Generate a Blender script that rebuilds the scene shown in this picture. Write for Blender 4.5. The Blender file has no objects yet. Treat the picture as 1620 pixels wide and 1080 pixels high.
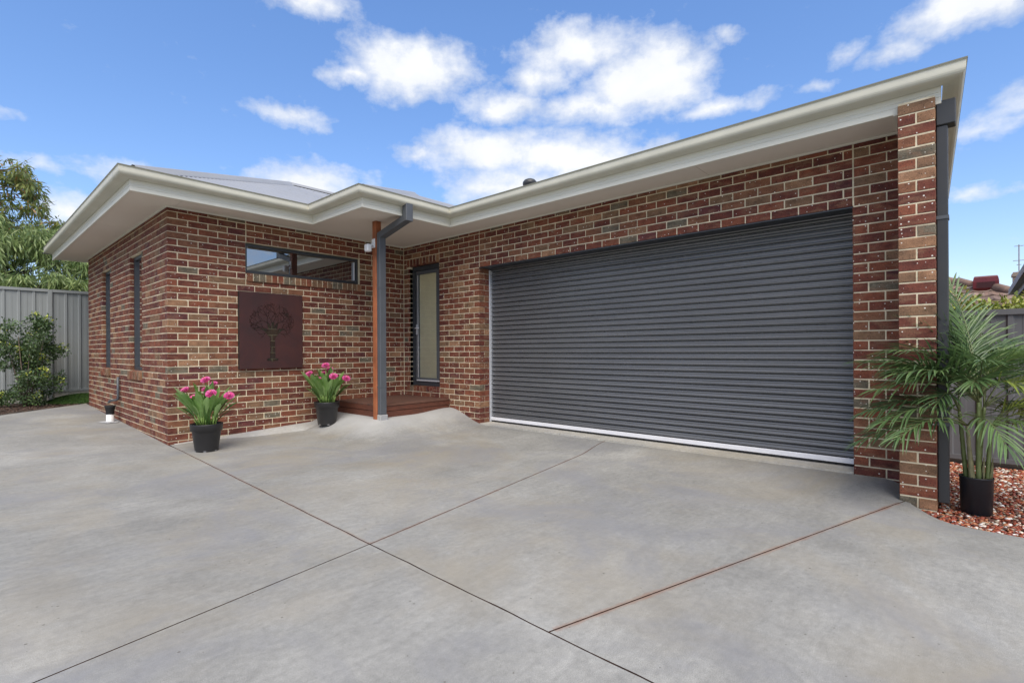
import bpy, math, random
import numpy as np
from mathutils import Vector, Matrix
R = math.radians
random.seed(7)
rng = np.random.default_rng(11)
sc = bpy.context.scene
col = sc.collection

# ------------------------------------------------------------------ camera
F_PX, CXP, CYP, YAW, ROLL = 807.71, 787.72, 554.64, R(47.0203), R(-0.2965)
CAM = Vector((-1.8742, -7.4554, 1.1301))
cd = bpy.data.cameras.new('camera'); cam = bpy.data.objects.new('camera', cd); col.objects.link(cam)
fw = Vector((math.sin(YAW), math.cos(YAW), 0)); rt = Vector((math.cos(YAW), -math.sin(YAW), 0)); up = Vector((0, 0, 1))
r_ = rt*math.cos(ROLL)+up*math.sin(ROLL); u_ = -rt*math.sin(ROLL)+up*math.cos(ROLL)
cam.matrix_world = Matrix(((r_.x, u_.x, -fw.x, CAM.x), (r_.y, u_.y, -fw.y, CAM.y), (r_.z, u_.z, -fw.z, CAM.z), (0, 0, 0, 1)))
cd.sensor_width = 36; cd.sensor_fit = 'HORIZONTAL'; cd.lens = F_PX/1620*36
cd.shift_x = (810-CXP)/1620; cd.shift_y = (CYP-540)/1620
cd.clip_start = .05; cd.clip_end = 3000
sc.camera = cam

# ------------------------------------------------------------------ light
SUN_AZ, SUN_EL = R(222), R(54)          # azimuth clockwise from +Y; the sun stands behind the camera
sd = bpy.data.lights.new('sun', 'SUN'); sun = bpy.data.objects.new('sun', sd); col.objects.link(sun)
sd.energy = 2.6; sd.angle = R(48); sd.color = (1, .915, .79)
sdir = Vector((math.sin(SUN_AZ)*math.cos(SUN_EL), math.cos(SUN_AZ)*math.cos(SUN_EL), math.sin(SUN_EL)))
sun.rotation_euler = sdir.to_track_quat('Z', 'Y').to_euler()
sun.location = (0, 0, 30)
sc.view_settings.view_transform = 'Standard'; sc.view_settings.look = 'None'
sc.view_settings.exposure = 0.66; sc.view_settings.gamma = 1; sc.view_settings.use_curve_mapping = False

# ------------------------------------------------------------------ node helpers
class NT:
    def __init__(s, tree): s.t = tree; s.n = tree.nodes; s.l = tree.links
    def add(s, typ, ins=None, **kw):
        n = s.n.new(typ)
        for k, v in kw.items(): setattr(n, k, v)
        if ins:
            for k, v in ins.items():
                if hasattr(v, 'links') or hasattr(v, 'is_linked'): s.l.new(v, n.inputs[k])
                else: n.inputs[k].default_value = v
        return n
    def math(s, op, a, b=None, c=None, clamp=False):
        ins = {0: a}
        if b is not None: ins[1] = b
        if c is not None: ins[2] = c
        return s.add('ShaderNodeMath', ins, operation=op, use_clamp=clamp).outputs[0]
    def vmath(s, op, a, b=None, out=0):
        ins = {0: a}
        if b is not None: ins[1] = b
        return s.add('ShaderNodeVectorMath', ins, operation=op).outputs[out]
    def ramp(s, fac, stops, interp='LINEAR'):
        n = s.add('ShaderNodeValToRGB', {0: fac}); n.color_ramp.interpolation = interp
        e = n.color_ramp.elements
        while len(e) < len(stops): e.new(.5)
        for i, (p, c) in enumerate(stops):
            e[i].position = p; e[i].color = (c, c, c, 1) if isinstance(c, (int, float)) else (*c, 1)
        return n.outputs[0]
    def noise(s, vec, scale, detail=3, rough=.55, dist=0):
        return s.add('ShaderNodeTexNoise', {'Vector': vec, 'Scale': scale, 'Detail': detail, 'Roughness': rough, 'Distortion': dist}).outputs[0]
    def mix(s, fac, a, b, mode='MIX'):
        n = s.add('ShaderNodeMix', data_type='RGBA', blend_type=mode)
        for k, v in ((0, fac), (6, a), (7, b)):
            if hasattr(v, 'is_linked'): s.l.new(v, n.inputs[k])
            else: n.inputs[k].default_value = (*v, 1) if isinstance(v, tuple) and len(v) == 3 else v
        return n.outputs[2]

# ------------------------------------------------------------------ world: Nishita sky with fair-weather clouds
w = bpy.data.worlds.new('World'); sc.world = w; w.use_nodes = True
N = NT(w.node_tree); N.n.clear()
sky = N.add('ShaderNodeTexSky', sky_type='NISHITA', sun_disc=False, sun_elevation=SUN_EL, sun_rotation=SUN_AZ, altitude=0, air_density=1.0, dust_density=.6, ozone_density=2.0)
hsv = N.add('ShaderNodeHueSaturation', {'Hue': .500, 'Saturation': 1.17, 'Value': 1.06, 'Color': sky.outputs[0]})
tc = N.add('ShaderNodeTexCoord'); dirv = tc.outputs['Generated']
sep = N.add('ShaderNodeSeparateXYZ', {0: dirv})
az = N.math('MULTIPLY', N.math('ARCTAN2', sep.outputs[0], sep.outputs[1]), 57.2958)
el = N.math('MULTIPLY', N.math('ARCSINE', sep.outputs[2]), 57.2958)
lowsky = N.ramp(N.math('DIVIDE', el, 90.0), [(.0, (.80, .72, .76)), (.13, (.88, .81, .86)), (.36, (1.03, .95, 1.0))])
tint = N.mix(1.0, hsv.outputs[0], lowsky, 'MULTIPLY')
bg1 = N.add('ShaderNodeBackground', {'Color': tint, 'Strength': .15})
ae = N.add('ShaderNodeCombineXYZ', {0: az, 1: el, 2: 0.0}).outputs[0]
wob = N.add('ShaderNodeTexNoise', {'Vector': ae, 'Scale': .16, 'Detail': 5.0, 'Roughness': .62})
wv = N.vmath('MULTIPLY', N.vmath('SUBTRACT', wob.outputs[1], (.5, .5, .5)), (7.0, 3.6, 0))
aew = N.vmath('ADD', ae, wv)
# azimuth, elevation, half-width, half-height (degrees), density
CL = [(37.5, 28.6, 6.4, 2.7, 1.15), (31.5, 27.4, 3.4, 1.0, .8), (56, 30.2, 6.0, 2.3, 1.05), (63.5, 27.0, 6.2, 2.9, 1.25), (51.5, 28.0, 3.4, 1.8, .85), (48, 25.6, 4.6, 1.6, .95),
      (58, 24.8, 7.0, 1.6, .9), (71, 23.6, 4.4, .9, .75), (46, 21.2, 7.4, 2.0, 1.15), (55, 20.4, 8.0, 2.2, 1.05), (49, 17.8, 7, 2.4, .95), (38.5, 20.9, 3.2, .9, .7), (64, 20, 4, 1.2, .8),
      (25.3, 23.1, 3.5, 1.0, .75), (27.5, 32.8, 4.6, 1.2, .8), (27, 17.0, 5.0, 1.9, 1.1), (33, 15.4, 5, 1.3, .8), (90, 26.2, 4.6, 1.7, 1.0), (85, 24.9, 2.6, 1.2, .6), (81.5, 25.6, 1.8, 1.0, .5),
      (10.5, 16.2, 3.2, .9, .6), (15, 15.2, 2.8, .8, .45), (4.5, 15.4, 2.6, .7, .5), (7.2, 12.0, 2.6, 1.7, .9), (71.6, 29.0, 1.6, .7, .6), (90.2, 12.3, 2.0, .7, .75), (91.5, 17.4, 2.6, .8, .6), (95, 18.6, 4, 1.2, .7), (79, 23.6, 2.0, .6, .5),
      (2.0, 19, 1.8, .5, .5)]
den = None
for (a0, e0, ra, re, dn) in CL:
    ra *= 1.12; re *= 1.14
    v = N.vmath('MULTIPLY', N.vmath('SUBTRACT', aew, (a0, e0, 0)), (1/ra, 1/re, 0))
    b = N.math('MULTIPLY', N.math('SUBTRACT', 1.0, N.math('MULTIPLY', N.vmath('LENGTH', v, out=1), .72)), dn)
    den = b if den is None else N.math('MAXIMUM', den, b)
# cloud goes on round the unseen sky, thickened there to neutralise the blue fill
aes = N.vmath('MULTIPLY', aew, (.05, .13, 0))
gen = N.ramp(N.noise(aes, 1.0, 2, .5), [(.40, 0.0), (.62, 1.0)])
away = N.ramp(N.math('DIVIDE', N.math('ABSOLUTE', N.math('SUBTRACT', az, 47.0)), 180.0), [(.28, 0.0), (.36, 1.0)])
high = N.ramp(N.math('DIVIDE', el, 90.0), [(.39, 0.0), (.47, 1.0)])
gen = N.math('MULTIPLY', gen, N.math('MAXIMUM', away, high))
den = N.math('MAXIMUM', den, gen)
fine = N.noise(N.vmath('MULTIPLY', ae, (1, 1.6, 0)), .34, 7, .60)
den = N.math('ADD', den, N.math('MULTIPLY', N.math('SUBTRACT', fine, .5), .95))
mask = N.ramp(den, [(.13, 0.0), (.40, .46), (.78, .98)])
shade = N.noise(N.vmath('ADD', N.vmath('MULTIPLY', aew, (1, 1.6, 0)), (3, 1.5, 0)), .16, 4, .55)
ccol = N.ramp(N.math('ADD', N.math('MULTIPLY', shade, .6), N.math('MULTIPLY', den, .35)), [(.30, (.66, .71, .80)), (.50, (.84, .87, .92)), (.72, (.95, .96, .97))])
bg2 = N.add('ShaderNodeBackground', {'Color': ccol, 'Strength': .70})
ms = N.add('ShaderNodeMixShader', {0: mask, 1: bg1.outputs[0], 2: bg2.outputs[0]})
wo = N.add('ShaderNodeOutputWorld', {0: ms.outputs[0]})
w.cycles.sampling_method = 'MANUAL'; w.cycles.sample_map_resolution = 512
sc.cycles.max_bounces = 6; sc.cycles.diffuse_bounces = 4; sc.cycles.transparent_max_bounces = 8
sc.cycles.use_denoising = True

# ------------------------------------------------------------------ materials
MATS = {}
def mat(name, base, rough=.6, metal=0, var=.0, vscale=3.0, bump=0, bscale=60, spec=.5, coat=0, trans=0):
    """procedural principled material; base colour varied by position noise"""
    if name in MATS: return MATS[name]
    m = bpy.data.materials.new(name); m.use_nodes = True; n = NT(m.node_tree)
    b = n.n['Principled BSDF']; b.inputs['Roughness'].default_value = rough; b.inputs['Metallic'].default_value = metal
    b.inputs['Specular IOR Level'].default_value = spec; b.inputs['Coat Weight'].default_value = coat
    geo = n.add('ShaderNodeNewGeometry'); P = geo.outputs['Position']
    if var:
        f = n.noise(P, vscale, 5, .6)
        c0 = tuple(max(0, c*(1-var)) for c in base); c1 = tuple(min(1, c*(1+var)) for c in base)
        n.l.new(n.ramp(f, [(.3, c0), (.7, c1)]), b.inputs['Base Color'])
        n.l.new(n.ramp(n.noise(P, vscale*4, 3), [(.3, max(0, rough-.08)), (.7, min(1, rough+.08))]), b.inputs['Roughness'])
    else: b.inputs['Base Color'].default_value = (*base, 1)
    if bump:
        bp = n.add('ShaderNodeBump', {'Strength': bump, 'Distance': .003, 'Height': n.noise(P, bscale, 4, .6)})
        n.l.new(bp.outputs[0], b.inputs['Normal'])
    if trans:
        t = n.add('ShaderNodeBsdfTranslucent', {'Color': (*tuple(min(1, c*1.5) for c in base), 1)})
        mx = n.add('ShaderNodeMixShader', {0: trans, 1: b.outputs[0], 2: t.outputs[0]})
        n.l.new(mx.outputs[0], n.n['Material Output'].inputs[0])
    MATS[name] = m
    return m

def brick_mat(i, c0, c1):
    m = bpy.data.materials.new('brick_%d' % i); m.use_nodes = True; n = NT(m.node_tree); b = n.n['Principled BSDF']
    P = n.add('ShaderNodeNewGeometry').outputs['Position']
    Ps = n.vmath('MULTIPLY', P, (1, 1, 1.6))
    f = n.noise(Ps, 9.0, 3, .6)
    c = n.ramp(f, [(.34, c0), (.62, c1)])
    # kiln flashing: paler, browner patches that run part of the way along a brick
    fl_ = n.ramp(n.noise(n.vmath('MULTIPLY', P, (1, 1, 2.6)), 6.5, 4, .6, .3), [(.50, 0.0), (.64, .52)])
    c = n.mix(fl_, c, (.225, .122, .072))
    g = n.noise(P, 130, 3, .7)
    c = n.mix(.55, c, n.ramp(g, [(.25, .12), (.5, .52), (.75, .94)]), 'OVERLAY')
    # dark iron pits and pale lime flecks
    sq = n.add('ShaderNodeSeparateXYZ', {0: P}); P2d = n.add('ShaderNodeCombineXYZ', {0: n.math('ADD', sq.outputs[0], sq.outputs[1]), 1: sq.outputs[2], 2: 0.0}).outputs[0]
    v = n.add('ShaderNodeTexVoronoi', {'Vector': P2d, 'Scale': 22.0, 'Randomness': 1.0}, voronoi_dimensions='2D')
    rad = n.math('MULTIPLY', n.math('POWER', n.add('ShaderNodeSeparateColor', {0: v.outputs[1]}).outputs[0], 3.5), .13)
    fl = n.ramp(n.math('SUBTRACT', rad, v.outputs[0]), [(.0, 0.0), (.010, 1.0)])
    c = n.mix(fl, c, (.70, .66, .60))
    v2 = n.add('ShaderNodeTexVoronoi', {'Vector': P, 'Scale': 70.0})
    pit = n.ramp(n.math('SUBTRACT', n.math('MULTIPLY', n.add('ShaderNodeSeparateColor', {0: v2.outputs[1]}).outputs[1], .3), v2.outputs[0]), [(.0, 0.0), (.05, 1.0)])
    c = n.mix(n.math('MULTIPLY', pit, .7), c, (.02, .014, .012))
    # cement smear
    sm = n.ramp(n.noise(P, 5.5, 4, .65), [(.58, 0.0), (.80, .18)])
    c = n.mix(sm, c, (.26, .21, .16))
    n.l.new(c, b.inputs['Base Color']); b.inputs['Roughness'].default_value = .82; b.inputs['Specular IOR Level'].default_value = .35
    h = n.math('SUBTRACT', n.noise(P, 85, 4, .65), n.math('MULTIPLY', pit, .5))
    bp = n.add('ShaderNodeBump', {'Strength': .55, 'Distance': .004, 'Height': h}); n.l.new(bp.outputs[0], b.inputs['Normal'])
    return m
BR = [brick_mat(0, (.078, .023, .018), (.135, .038, .026)), brick_mat(1, (.100, .030, .021), (.175, .053, .033)), brick_mat(2, (.135, .041, .023), (.22, .070, .038)),
      brick_mat(3, (.135, .055, .031), (.22, .095, .051)), brick_mat(4, (.125, .072, .042), (.22, .128, .073)), brick_mat(5, (.20, .106, .058), (.33, .180, .10)),
      brick_mat(6, (.088, .075, .053), (.165, .140, .10)), brick_mat(7, (.068, .022, .024), (.135, .040, .036))]
BW = [.20, .26, .20, .155, .08, .04, .035, .03]
BWP = [.11, .20, .17, .17, .13, .11, .07, .04]      # the pier has more tan and grey bricks
def pick_brick(wall=''): return random.choices(range(8), BWP if wall == 'P' else BW)[0]

M_mortar = mat('mortar', (.63, .55, .395), .95, var=.28, vscale=7, bump=.6, bscale=120, spec=.2)
M_cream = mat('cream_paint', (.56, .545, .455), .45, var=.09, vscale=2.6)
M_fascia = mat('fascia_paint', (.70, .685, .60), .5, var=.04, vscale=1.5)
M_soffit = mat('soffit_paint', (.72, .66, .58), .75, var=.04, vscale=1.0)
M_roof = mat('roof_steel', (.27, .28, .30), .42, var=.06, vscale=1.5)
M_screw = mat('screw_head', (.10, .10, .11), .5)
M_char = mat('charcoal_frame', (.040, .045, .052), .42, var=.1, vscale=3)
M_pipe = mat('grey_downpipe', (.085, .093, .105), .42, var=.1, vscale=2.5)
M_pipe2 = mat('dark_downpipe', (.034, .036, .039), .45, var=.1, vscale=2.5)
M_alu = mat('aluminium', (.62, .64, .68), .38, metal=.3, var=.08)
M_rail = mat('white_rail', (.74, .74, .77), .45, var=.05)
M_rubber = mat('black_rubber', (.010, .010, .011), .8)
M_black = mat('black_void', (.006, .006, .007), .9)  # near-black fill for unlit insides; the darkness is put into the colour
M_white = mat('white_plastic', (.78, .78, .78), .4)
M_blind = mat('beige_blind', (.86, .78, .56), .9, var=.05, vscale=4, bump=.2, bscale=200)
M_post = mat('post_timber', (.32, .105, .042), .55, var=.28, vscale=7, bump=.3, bscale=40)
M_galv = mat('fence_steel', (.27, .29, .29), .5, var=.05, vscale=1.2)
M_galv_r = mat('fence_steel_dark', (.115, .118, .125), .5, var=.08, vscale=1.5)
M_soil = mat('earth', (.075, .052, .038), .95, var=.4, vscale=5, bump=1, bscale=30)
M_ground = mat('ground_grass', (.065, .082, .035), .95, var=.35, vscale=1.2)

def door_mat():
    m = bpy.data.materials.new('roller_door_steel'); m.use_nodes = True; n = NT(m.node_tree); b = n.n['Principled BSDF']
    P = n.add('ShaderNodeNewGeometry').outputs['Position']
    f = n.noise(n.vmath('MULTIPLY', P, (1, .4, 3)), 2.2, 5, .6)
    n.l.new(n.ramp(f, [(.3, (.128, .132, .141)), (.7, (.165, .169, .178))]), b.inputs['Base Color'])
    n.l.new(n.ramp(n.noise(n.vmath('MULTIPLY', P, (1, .3, 4)), 6, 4), [(.3, .20), (.7, .32)]), b.inputs['Roughness'])
    b.inputs['Metallic'].default_value = .3; b.inputs['Specular IOR Level'].default_value = .8
    return m
M_door = door_mat()

def glass_mat(name, refl, tint, clear):
    m = bpy.data.materials.new(name); m.use_nodes = True; n = NT(m.node_tree); n.n.remove(n.n['Principled BSDF'])
    g = n.add('ShaderNodeBsdfGlossy', {'Color': (.95, .97, 1, 1), 'Roughness': .015})
    t = n.add('ShaderNodeBsdfTransparent', {'Color': (*tint, 1)}) if clear else n.add('ShaderNodeBsdfDiffuse', {'Color': (*tint, 1)})
    fr = n.add('ShaderNodeFresnel', {'IOR': 1.5})
    fac = n.math('ADD', n.math('MULTIPLY', fr.outputs[0], 1.0), refl, clamp=True)
    ms = n.add('ShaderNodeMixShader', {0: fac, 1: t.outputs[0], 2: g.outputs[0]})
    n.l.new(ms.outputs[0], n.n['Material Output'].inputs[0]); return m
M_glass = glass_mat('dark_room_glass', .29, (.012, .014, .017), False)  # opaque pane; its dark colour stands in for the unlit room behind
M_glass2 = glass_mat('clear_glass', .03, (.93, .95, .94), True)

def concrete_mat(name, base, rust=True):
    m = bpy.data.materials.new(name); m.use_nodes = True; n = NT(m.node_tree); b = n.n['Principled BSDF']
    P = n.add('ShaderNodeNewGeometry').outputs['Position']
    big = n.noise(P, .55, 5, .6, .6); mid = n.noise(P, 2.6, 6, .65, .4); finer = n.noise(P, 26, 5, .7); grit = n.noise(P, 260, 2, .6)
    c = n.ramp(big, [(.30, tuple(x*.80 for x in base)), (.5, base), (.68, tuple(x*1.24 for x in base))])
    c = n.mix(.65, c, n.ramp(mid, [(.28, .42), (.5, .5), (.74, .58)]), 'OVERLAY')
    c = n.mix(.45, c, n.ramp(finer, [(.25, .30), (.5, .5), (.78, .70)]), 'OVERLAY')
    c = n.mix(.35, c, n.ramp(grit, [(.25, .08), (.5, .5), (.75, .92)]), 'OVERLAY')
    tr = n.noise(n.vmath('MULTIPLY', P, (1.1, 5.5, 1)), 3.2, 6, .7, 1.2); c = n.mix(.5, c, n.ramp(tr, [(.30, .40), (.5, .5), (.70, .60)]), 'OVERLAY')
    # warm and bluish staining
    P2 = n.vmath('ADD', P, (7.3, 2.1, 0))
    warm = n.ramp(n.noise(P2, .7, 4, .6, .5), [(.48, 0.0), (.66, .6)]); c = n.mix(warm, c, (base[0]*1.04, base[1]*.94, base[2]*.78))
    P3 = n.vmath('ADD', P, (-3.1, 9.4, 0))
    blue = n.ramp(n.noise(P3, .85, 5, .65, .8), [(.48, 0.0), (.64, .62)]); c = n.mix(blue, c, (base[0]*.80, base[1]*.82, base[2]*.93))
    # damp / dirt smudges
    dirt = n.ramp(n.noise(n.vmath('ADD', P, (1, 5, 3)), 1.7, 7, .72, .8), [(.56, 0.0), (.76, .35)]); c = n.mix(dirt, c, tuple(x*.60 for x in base))
    if rust:   # pale fresh cement feathered out from the deck
        s0 = n.add('ShaderNodeSeparateXYZ', {0: P}); dx = n.math('MAXIMUM', n.math('SUBTRACT', DECK[0]-.12, s0.outputs[0]), 0.0); dy = n.math('MAXIMUM', n.math('SUBTRACT', DECK[2], s0.outputs[1]), 0.0)
        dd = n.math('ADD', n.math('SQRT', n.math('ADD', n.math('MULTIPLY', dx, dx), n.math('MULTIPLY', dy, dy))), n.math('MULTIPLY', n.math('SUBTRACT', n.noise(P, 3.5, 5, .65), .5), .35))
        c = n.mix(n.ramp(dd, [(.10, .85), (.55, 0.0)]), c, (.40, .405, .40))
    # pits
    v = n.add('ShaderNodeTexVoronoi', {'Vector': P, 'Scale': 15.0})
    pit = n.ramp(n.math('SUBTRACT', n.math('MULTIPLY', n.add('ShaderNodeSeparateColor', {0: v.outputs[1]}).outputs[0], .10), v.outputs[0]), [(.0, 0.0), (.02, .75)])
    c = n.mix(pit, c, (.10, .09, .075))
    if rust:   # rust bled out of the saw cuts
        sp = n.add('ShaderNodeSeparateXYZ', {0: P}); wn = n.noise(P, 9, 4, .7)
        def line(x0, y0, x1, y1, wd, amt, c):
            L = math.hypot(x1-x0, y1-y0); nx, ny = -(y1-y0)/L, (x1-x0)/L
            d = n.math('ABSOLUTE', n.math('ADD', n.math('ADD', n.math('MULTIPLY', sp.outputs[0], nx), n.math('MULTIPLY', sp.outputs[1], ny)), -(x0*nx+y0*ny)))
            d = n.math('ADD', d, n.math('MULTIPLY', n.math('SUBTRACT', wn, .5), wd*1.6))
            along = n.math('ADD', n.math('MULTIPLY', sp.outputs[0], (x1-x0)/L/L), n.math('ADD', n.math('MULTIPLY', sp.outputs[1], (y1-y0)/L/L), -((x0*(x1-x0)+y0*(y1-y0))/L/L)))
            inside = n.math('MULTIPLY', n.math('GREATER_THAN', along, 0.0), n.math('LESS_THAN', along, 1.0))
            k = n.math('MULTIPLY', n.math('MULTIPLY', n.ramp(n.math('DIVIDE', d, wd), [(.0, amt), (1.0, 0.0)]), inside), n.ramp(n.noise(P, 2.2, 3), [(.35, .35), (.65, 1.0)]))
            return n.mix(k, c, (.23, .105, .06))
        c = line(*J3[0], *J3[1], .026, .8, c); c = line(*J2[1], *J2[2], .022, .6, c); c = line(*J1[0], *J1[1], .020, .55, c)
    n.l.new(c, b.inputs['Base Color']); b.inputs['Specular IOR Level'].default_value = .4
    n.l.new(n.ramp(mid, [(.3, .62), (.7, .85)]), b.inputs['Roughness'])
    h = n.math('ADD', n.math('MULTIPLY', finer, .8), n.math('MULTIPLY', grit, .5))
    bp = n.add('ShaderNodeBump', {'Strength': .35, 'Distance': .004, 'Height': h}); n.l.new(bp.outputs[0], b.inputs['Normal'])
    return m
DECK = (2.345, 3.66, -1.22, -.004)     # porch deck: x0, x1, y0, y1
# saw cuts in the driveway (x, y)
J1 = [(.008, -.295), (-.135, -4.76), (-.192, -6.65)]
J2 = [(-1.76, -4.981), (-.135, -4.76), (3.664, -4.10)]
J3 = [(-.150, -6.163), (3.05, -7.036)]
M_conc = concrete_mat('concrete', (.258, .256, .241))
M_conc2 = concrete_mat('pale_cement', (.39, .395, .39), False)
M_conc3 = concrete_mat('garage_concrete', (.42, .405, .36), False)
M_rustcut = mat('rusty_cut', (.055, .028, .018), .95, var=.5, vscale=9)

def art_mat():
    m = bpy.data.materials.new('maroon_steel'); m.use_nodes = True; n = NT(m.node_tree); b = n.n['Principled BSDF']
    P = n.add('ShaderNodeNewGeometry').outputs['Position']
    c = n.ramp(n.noise(P, 3.2, 6, .65, .5), [(.3, (.028, .010, .011)), (.55, (.046, .0125, .012)), (.75, (.062, .017, .013))])
    c = n.mix(.4, c, n.ramp(n.noise(P, 160, 3, .7), [(.3, .35), (.7, .65)]), 'OVERLAY')
    n.l.new(c, b.inputs['Base Color']); b.inputs['Roughness'].default_value = .62
    bp = n.add('ShaderNodeBump', {'Strength': .2, 'Distance': .002, 'Height': n.noise(P, 120, 4)}); n.l.new(bp.outputs[0], b.inputs['Normal'])
    return m
M_art = art_mat()

# ------------------------------------------------------------------ mesh helpers
class MB:
    def __init__(s): s.v = []; s.f = []; s.m = []
    def face(s, pts, m=0):
        b = len(s.v); s.v += [tuple(p) for p in pts]; s.f.append(tuple(range(b, b+len(pts)))); s.m.append(m)
    def box(s, x0, x1, y0, y1, z0, z1, m=0, bev=0):
        if bev:
            b = len(s.v)
            for (zz, i) in ((z0, bev), (z0+bev, 0), (z1-bev, 0), (z1, bev)):
                for (xx, yy, sx, sy) in ((x0, y0, 1, 1), (x1, y0, -1, 1), (x1, y1, -1, -1), (x0, y1, 1, -1)):
                    if i: s.v.append((xx+sx*i, yy+sy*i, zz))
                    else:
                        s.v.append((xx+sx*bev, yy, zz)) if sx == sy else s.v.append((xx, yy+sy*bev, zz))
                        s.v.append((xx, yy+sy*bev, zz)) if sx == sy else s.v.append((xx+sx*bev, yy, zz))
            # indices: ring0 4, ring1 8, ring2 8, ring3 4
            r0 = [b+i for i in range(4)]; r1 = [b+4+i for i in range(8)]; r2 = [b+12+i for i in range(8)]; r3 = [b+20+i for i in range(4)]
            # order ring of eight: corner pairs; corner0 -> (x0+b,y0),(x0,y0+b); corner1 -> (x1,y0+b),(x1-b,y0); corner2 -> (x1-b,y1),(x1,y1-b); corner3 -> (x0,y1-b),(x0+b,y1)
            def ring(r): return [r[1], r[0], r[3], r[2], r[5], r[4], r[7], r[6]]
            q1, q2 = ring(r1), ring(r2)
            F = [tuple(reversed(r0)), tuple(r3)]
            for i in range(8): F.append((q1[i], q1[(i+1) % 8], q2[(i+1) % 8], q2[i]))
            for c in range(4):
                a0, a1 = q1[2*c], q1[2*c+1]; n0 = q1[(2*c+2) % 8]
                F.append((r0[c], a1, a0)); F.append((r0[c], r0[(c+1) % 4], n0, a1))
                a0, a1 = q2[2*c], q2[2*c+1]; n0 = q2[(2*c+2) % 8]
                F.append((r3[c], a0, a1)); F.append((r3[c], a1, n0, r3[(c+1) % 4]))
            s.f += F; s.m += [m]*len(F); return s
        b = len(s.v)
        s.v += [(x0, y0, z0), (x1, y0, z0), (x1, y1, z0), (x0, y1, z0), (x0, y0, z1), (x1, y0, z1), (x1, y1, z1), (x0, y1, z1)]
        F = [(0, 3, 2, 1), (4, 5, 6, 7), (0, 1, 5, 4), (1, 2, 6, 5), (2, 3, 7, 6), (3, 0, 4, 7)]
        s.f += [tuple(b+i for i in f) for f in F]; s.m += [m]*6
        return s
    def tube(s, pts, rad, n=8, m=0, cap=True):
        """round tube along points, radius scalar or list"""
        pts = [Vector(p) for p in pts]; k = len(pts)
        rads = rad if isinstance(rad, (list, tuple)) else [rad]*k
        b = len(s.v); ref = None
        for i, p in enumerate(pts):
            t = (pts[min(i+1, k-1)]-pts[max(i-1, 0)]).normalized()
            if ref is None: ref = Vector((0, 0, 1)) if abs(t.z) < .9 else Vector((1, 0, 0))
            a = t.cross(ref).normalized(); c = a.cross(t).normalized(); ref = c
            for j in range(n):
                an = 2*math.pi*j/n; q = p+(a*math.cos(an)+c*math.sin(an))*rads[i]; s.v.append(tuple(q))
        for i in range(k-1):
            for j in range(n):
                j2 = (j+1) % n; s.f.append((b+i*n+j, b+i*n+j2, b+(i+1)*n+j2, b+(i+1)*n+j)); s.m.append(m)
        if cap:
            s.f.append(tuple(b+j for j in range(n))[::-1]); s.f.append(tuple(b+(k-1)*n+j for j in range(n))); s.m += [m, m]
        return s
    def lathe(s, c, prof, n=24, m=0, ms=None):
        b = len(s.v); k = len(prof)
        for (r, z) in prof:
            for j in range(n):
                an = 2*math.pi*j/n; s.v.append((c[0]+r*math.cos(an), c[1]+r*math.sin(an), c[2]+z))
        for i in range(k-1):
            for j in range(n):
                j2 = (j+1) % n; s.f.append((b+i*n+j, b+i*n+j2, b+(i+1)*n+j2, b+(i+1)*n+j)); s.m.append(ms[i] if ms else m)
        return s
    def build(s, name, mats, parent=None, smooth=False):
        me = bpy.data.meshes.new(name); me.from_pydata(s.v, [], s.f)
        if not isinstance(mats, (list, tuple)): mats = [mats]
        for x in mats: me.materials.append(x)
        if len(mats) > 1: me.polygons.foreach_set('material_index', s.m)
        if smooth: me.polygons.foreach_set('use_smooth', [True]*len(s.f))
        me.update()
        return link(name, me, parent)
def link(name, me, parent=None):
    o = bpy.data.objects.new(name, me); col.objects.link(o)
    if parent is not None: o.parent = parent
    return o
def tag(o, label=None, cat=None, group=None, kind=None):
    if label: o['label'] = label
    if cat: o['category'] = cat
    if group: o['group'] = group
    if kind: o['kind'] = kind
    return o
def empty(name, loc=(0, 0, 0), rz=0):
    o = bpy.data.objects.new(name, None); col.objects.link(o); o.location = loc; o.rotation_euler = (0, 0, rz); o.empty_display_size = .1
    return o
def sweep(prof, path, closed_prof=True, m=0, mb=None, caps=True):
    """extrude a profile (out, z) along a plan path with mitres; 'out' is to the right of travel"""
    mb = mb or MB(); P = [Vector((p[0], p[1])) for p in path]; k = len(P); n = len(prof); b = len(mb.v)
    for i in range(k):
        d0 = (P[i]-P[i-1]).normalized() if i > 0 else None; d1 = (P[i+1]-P[i]).normalized() if i < k-1 else None
        n0 = Vector((d0.y, -d0.x)) if d0 else None; n1 = Vector((d1.y, -d1.x)) if d1 else None
        if n0 is None: off = n1
        elif n1 is None: off = n0
        else: off = (n0+n1)/(1+n0.dot(n1))
        for (o, z) in prof: mb.v.append((P[i].x+off.x*o, P[i].y+off.y*o, z))
    for i in range(k-1):
        for j in range(n if closed_prof else n-1):
            j2 = (j+1) % n; mb.f.append((b+i*n+j, b+i*n+j2, b+(i+1)*n+j2, b+(i+1)*n+j)); mb.m.append(m)
    if caps and closed_prof:
        mb.f.append(tuple(b+j for j in range(n))); mb.f.append(tuple(b+(k-1)*n+j for j in range(n))[::-1]); mb.m += [m, m]
    return mb
def sst(a, b, x):
    t = min(1, max(0, (x-a)/(b-a))); return t*t*(3-2*t)

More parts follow.
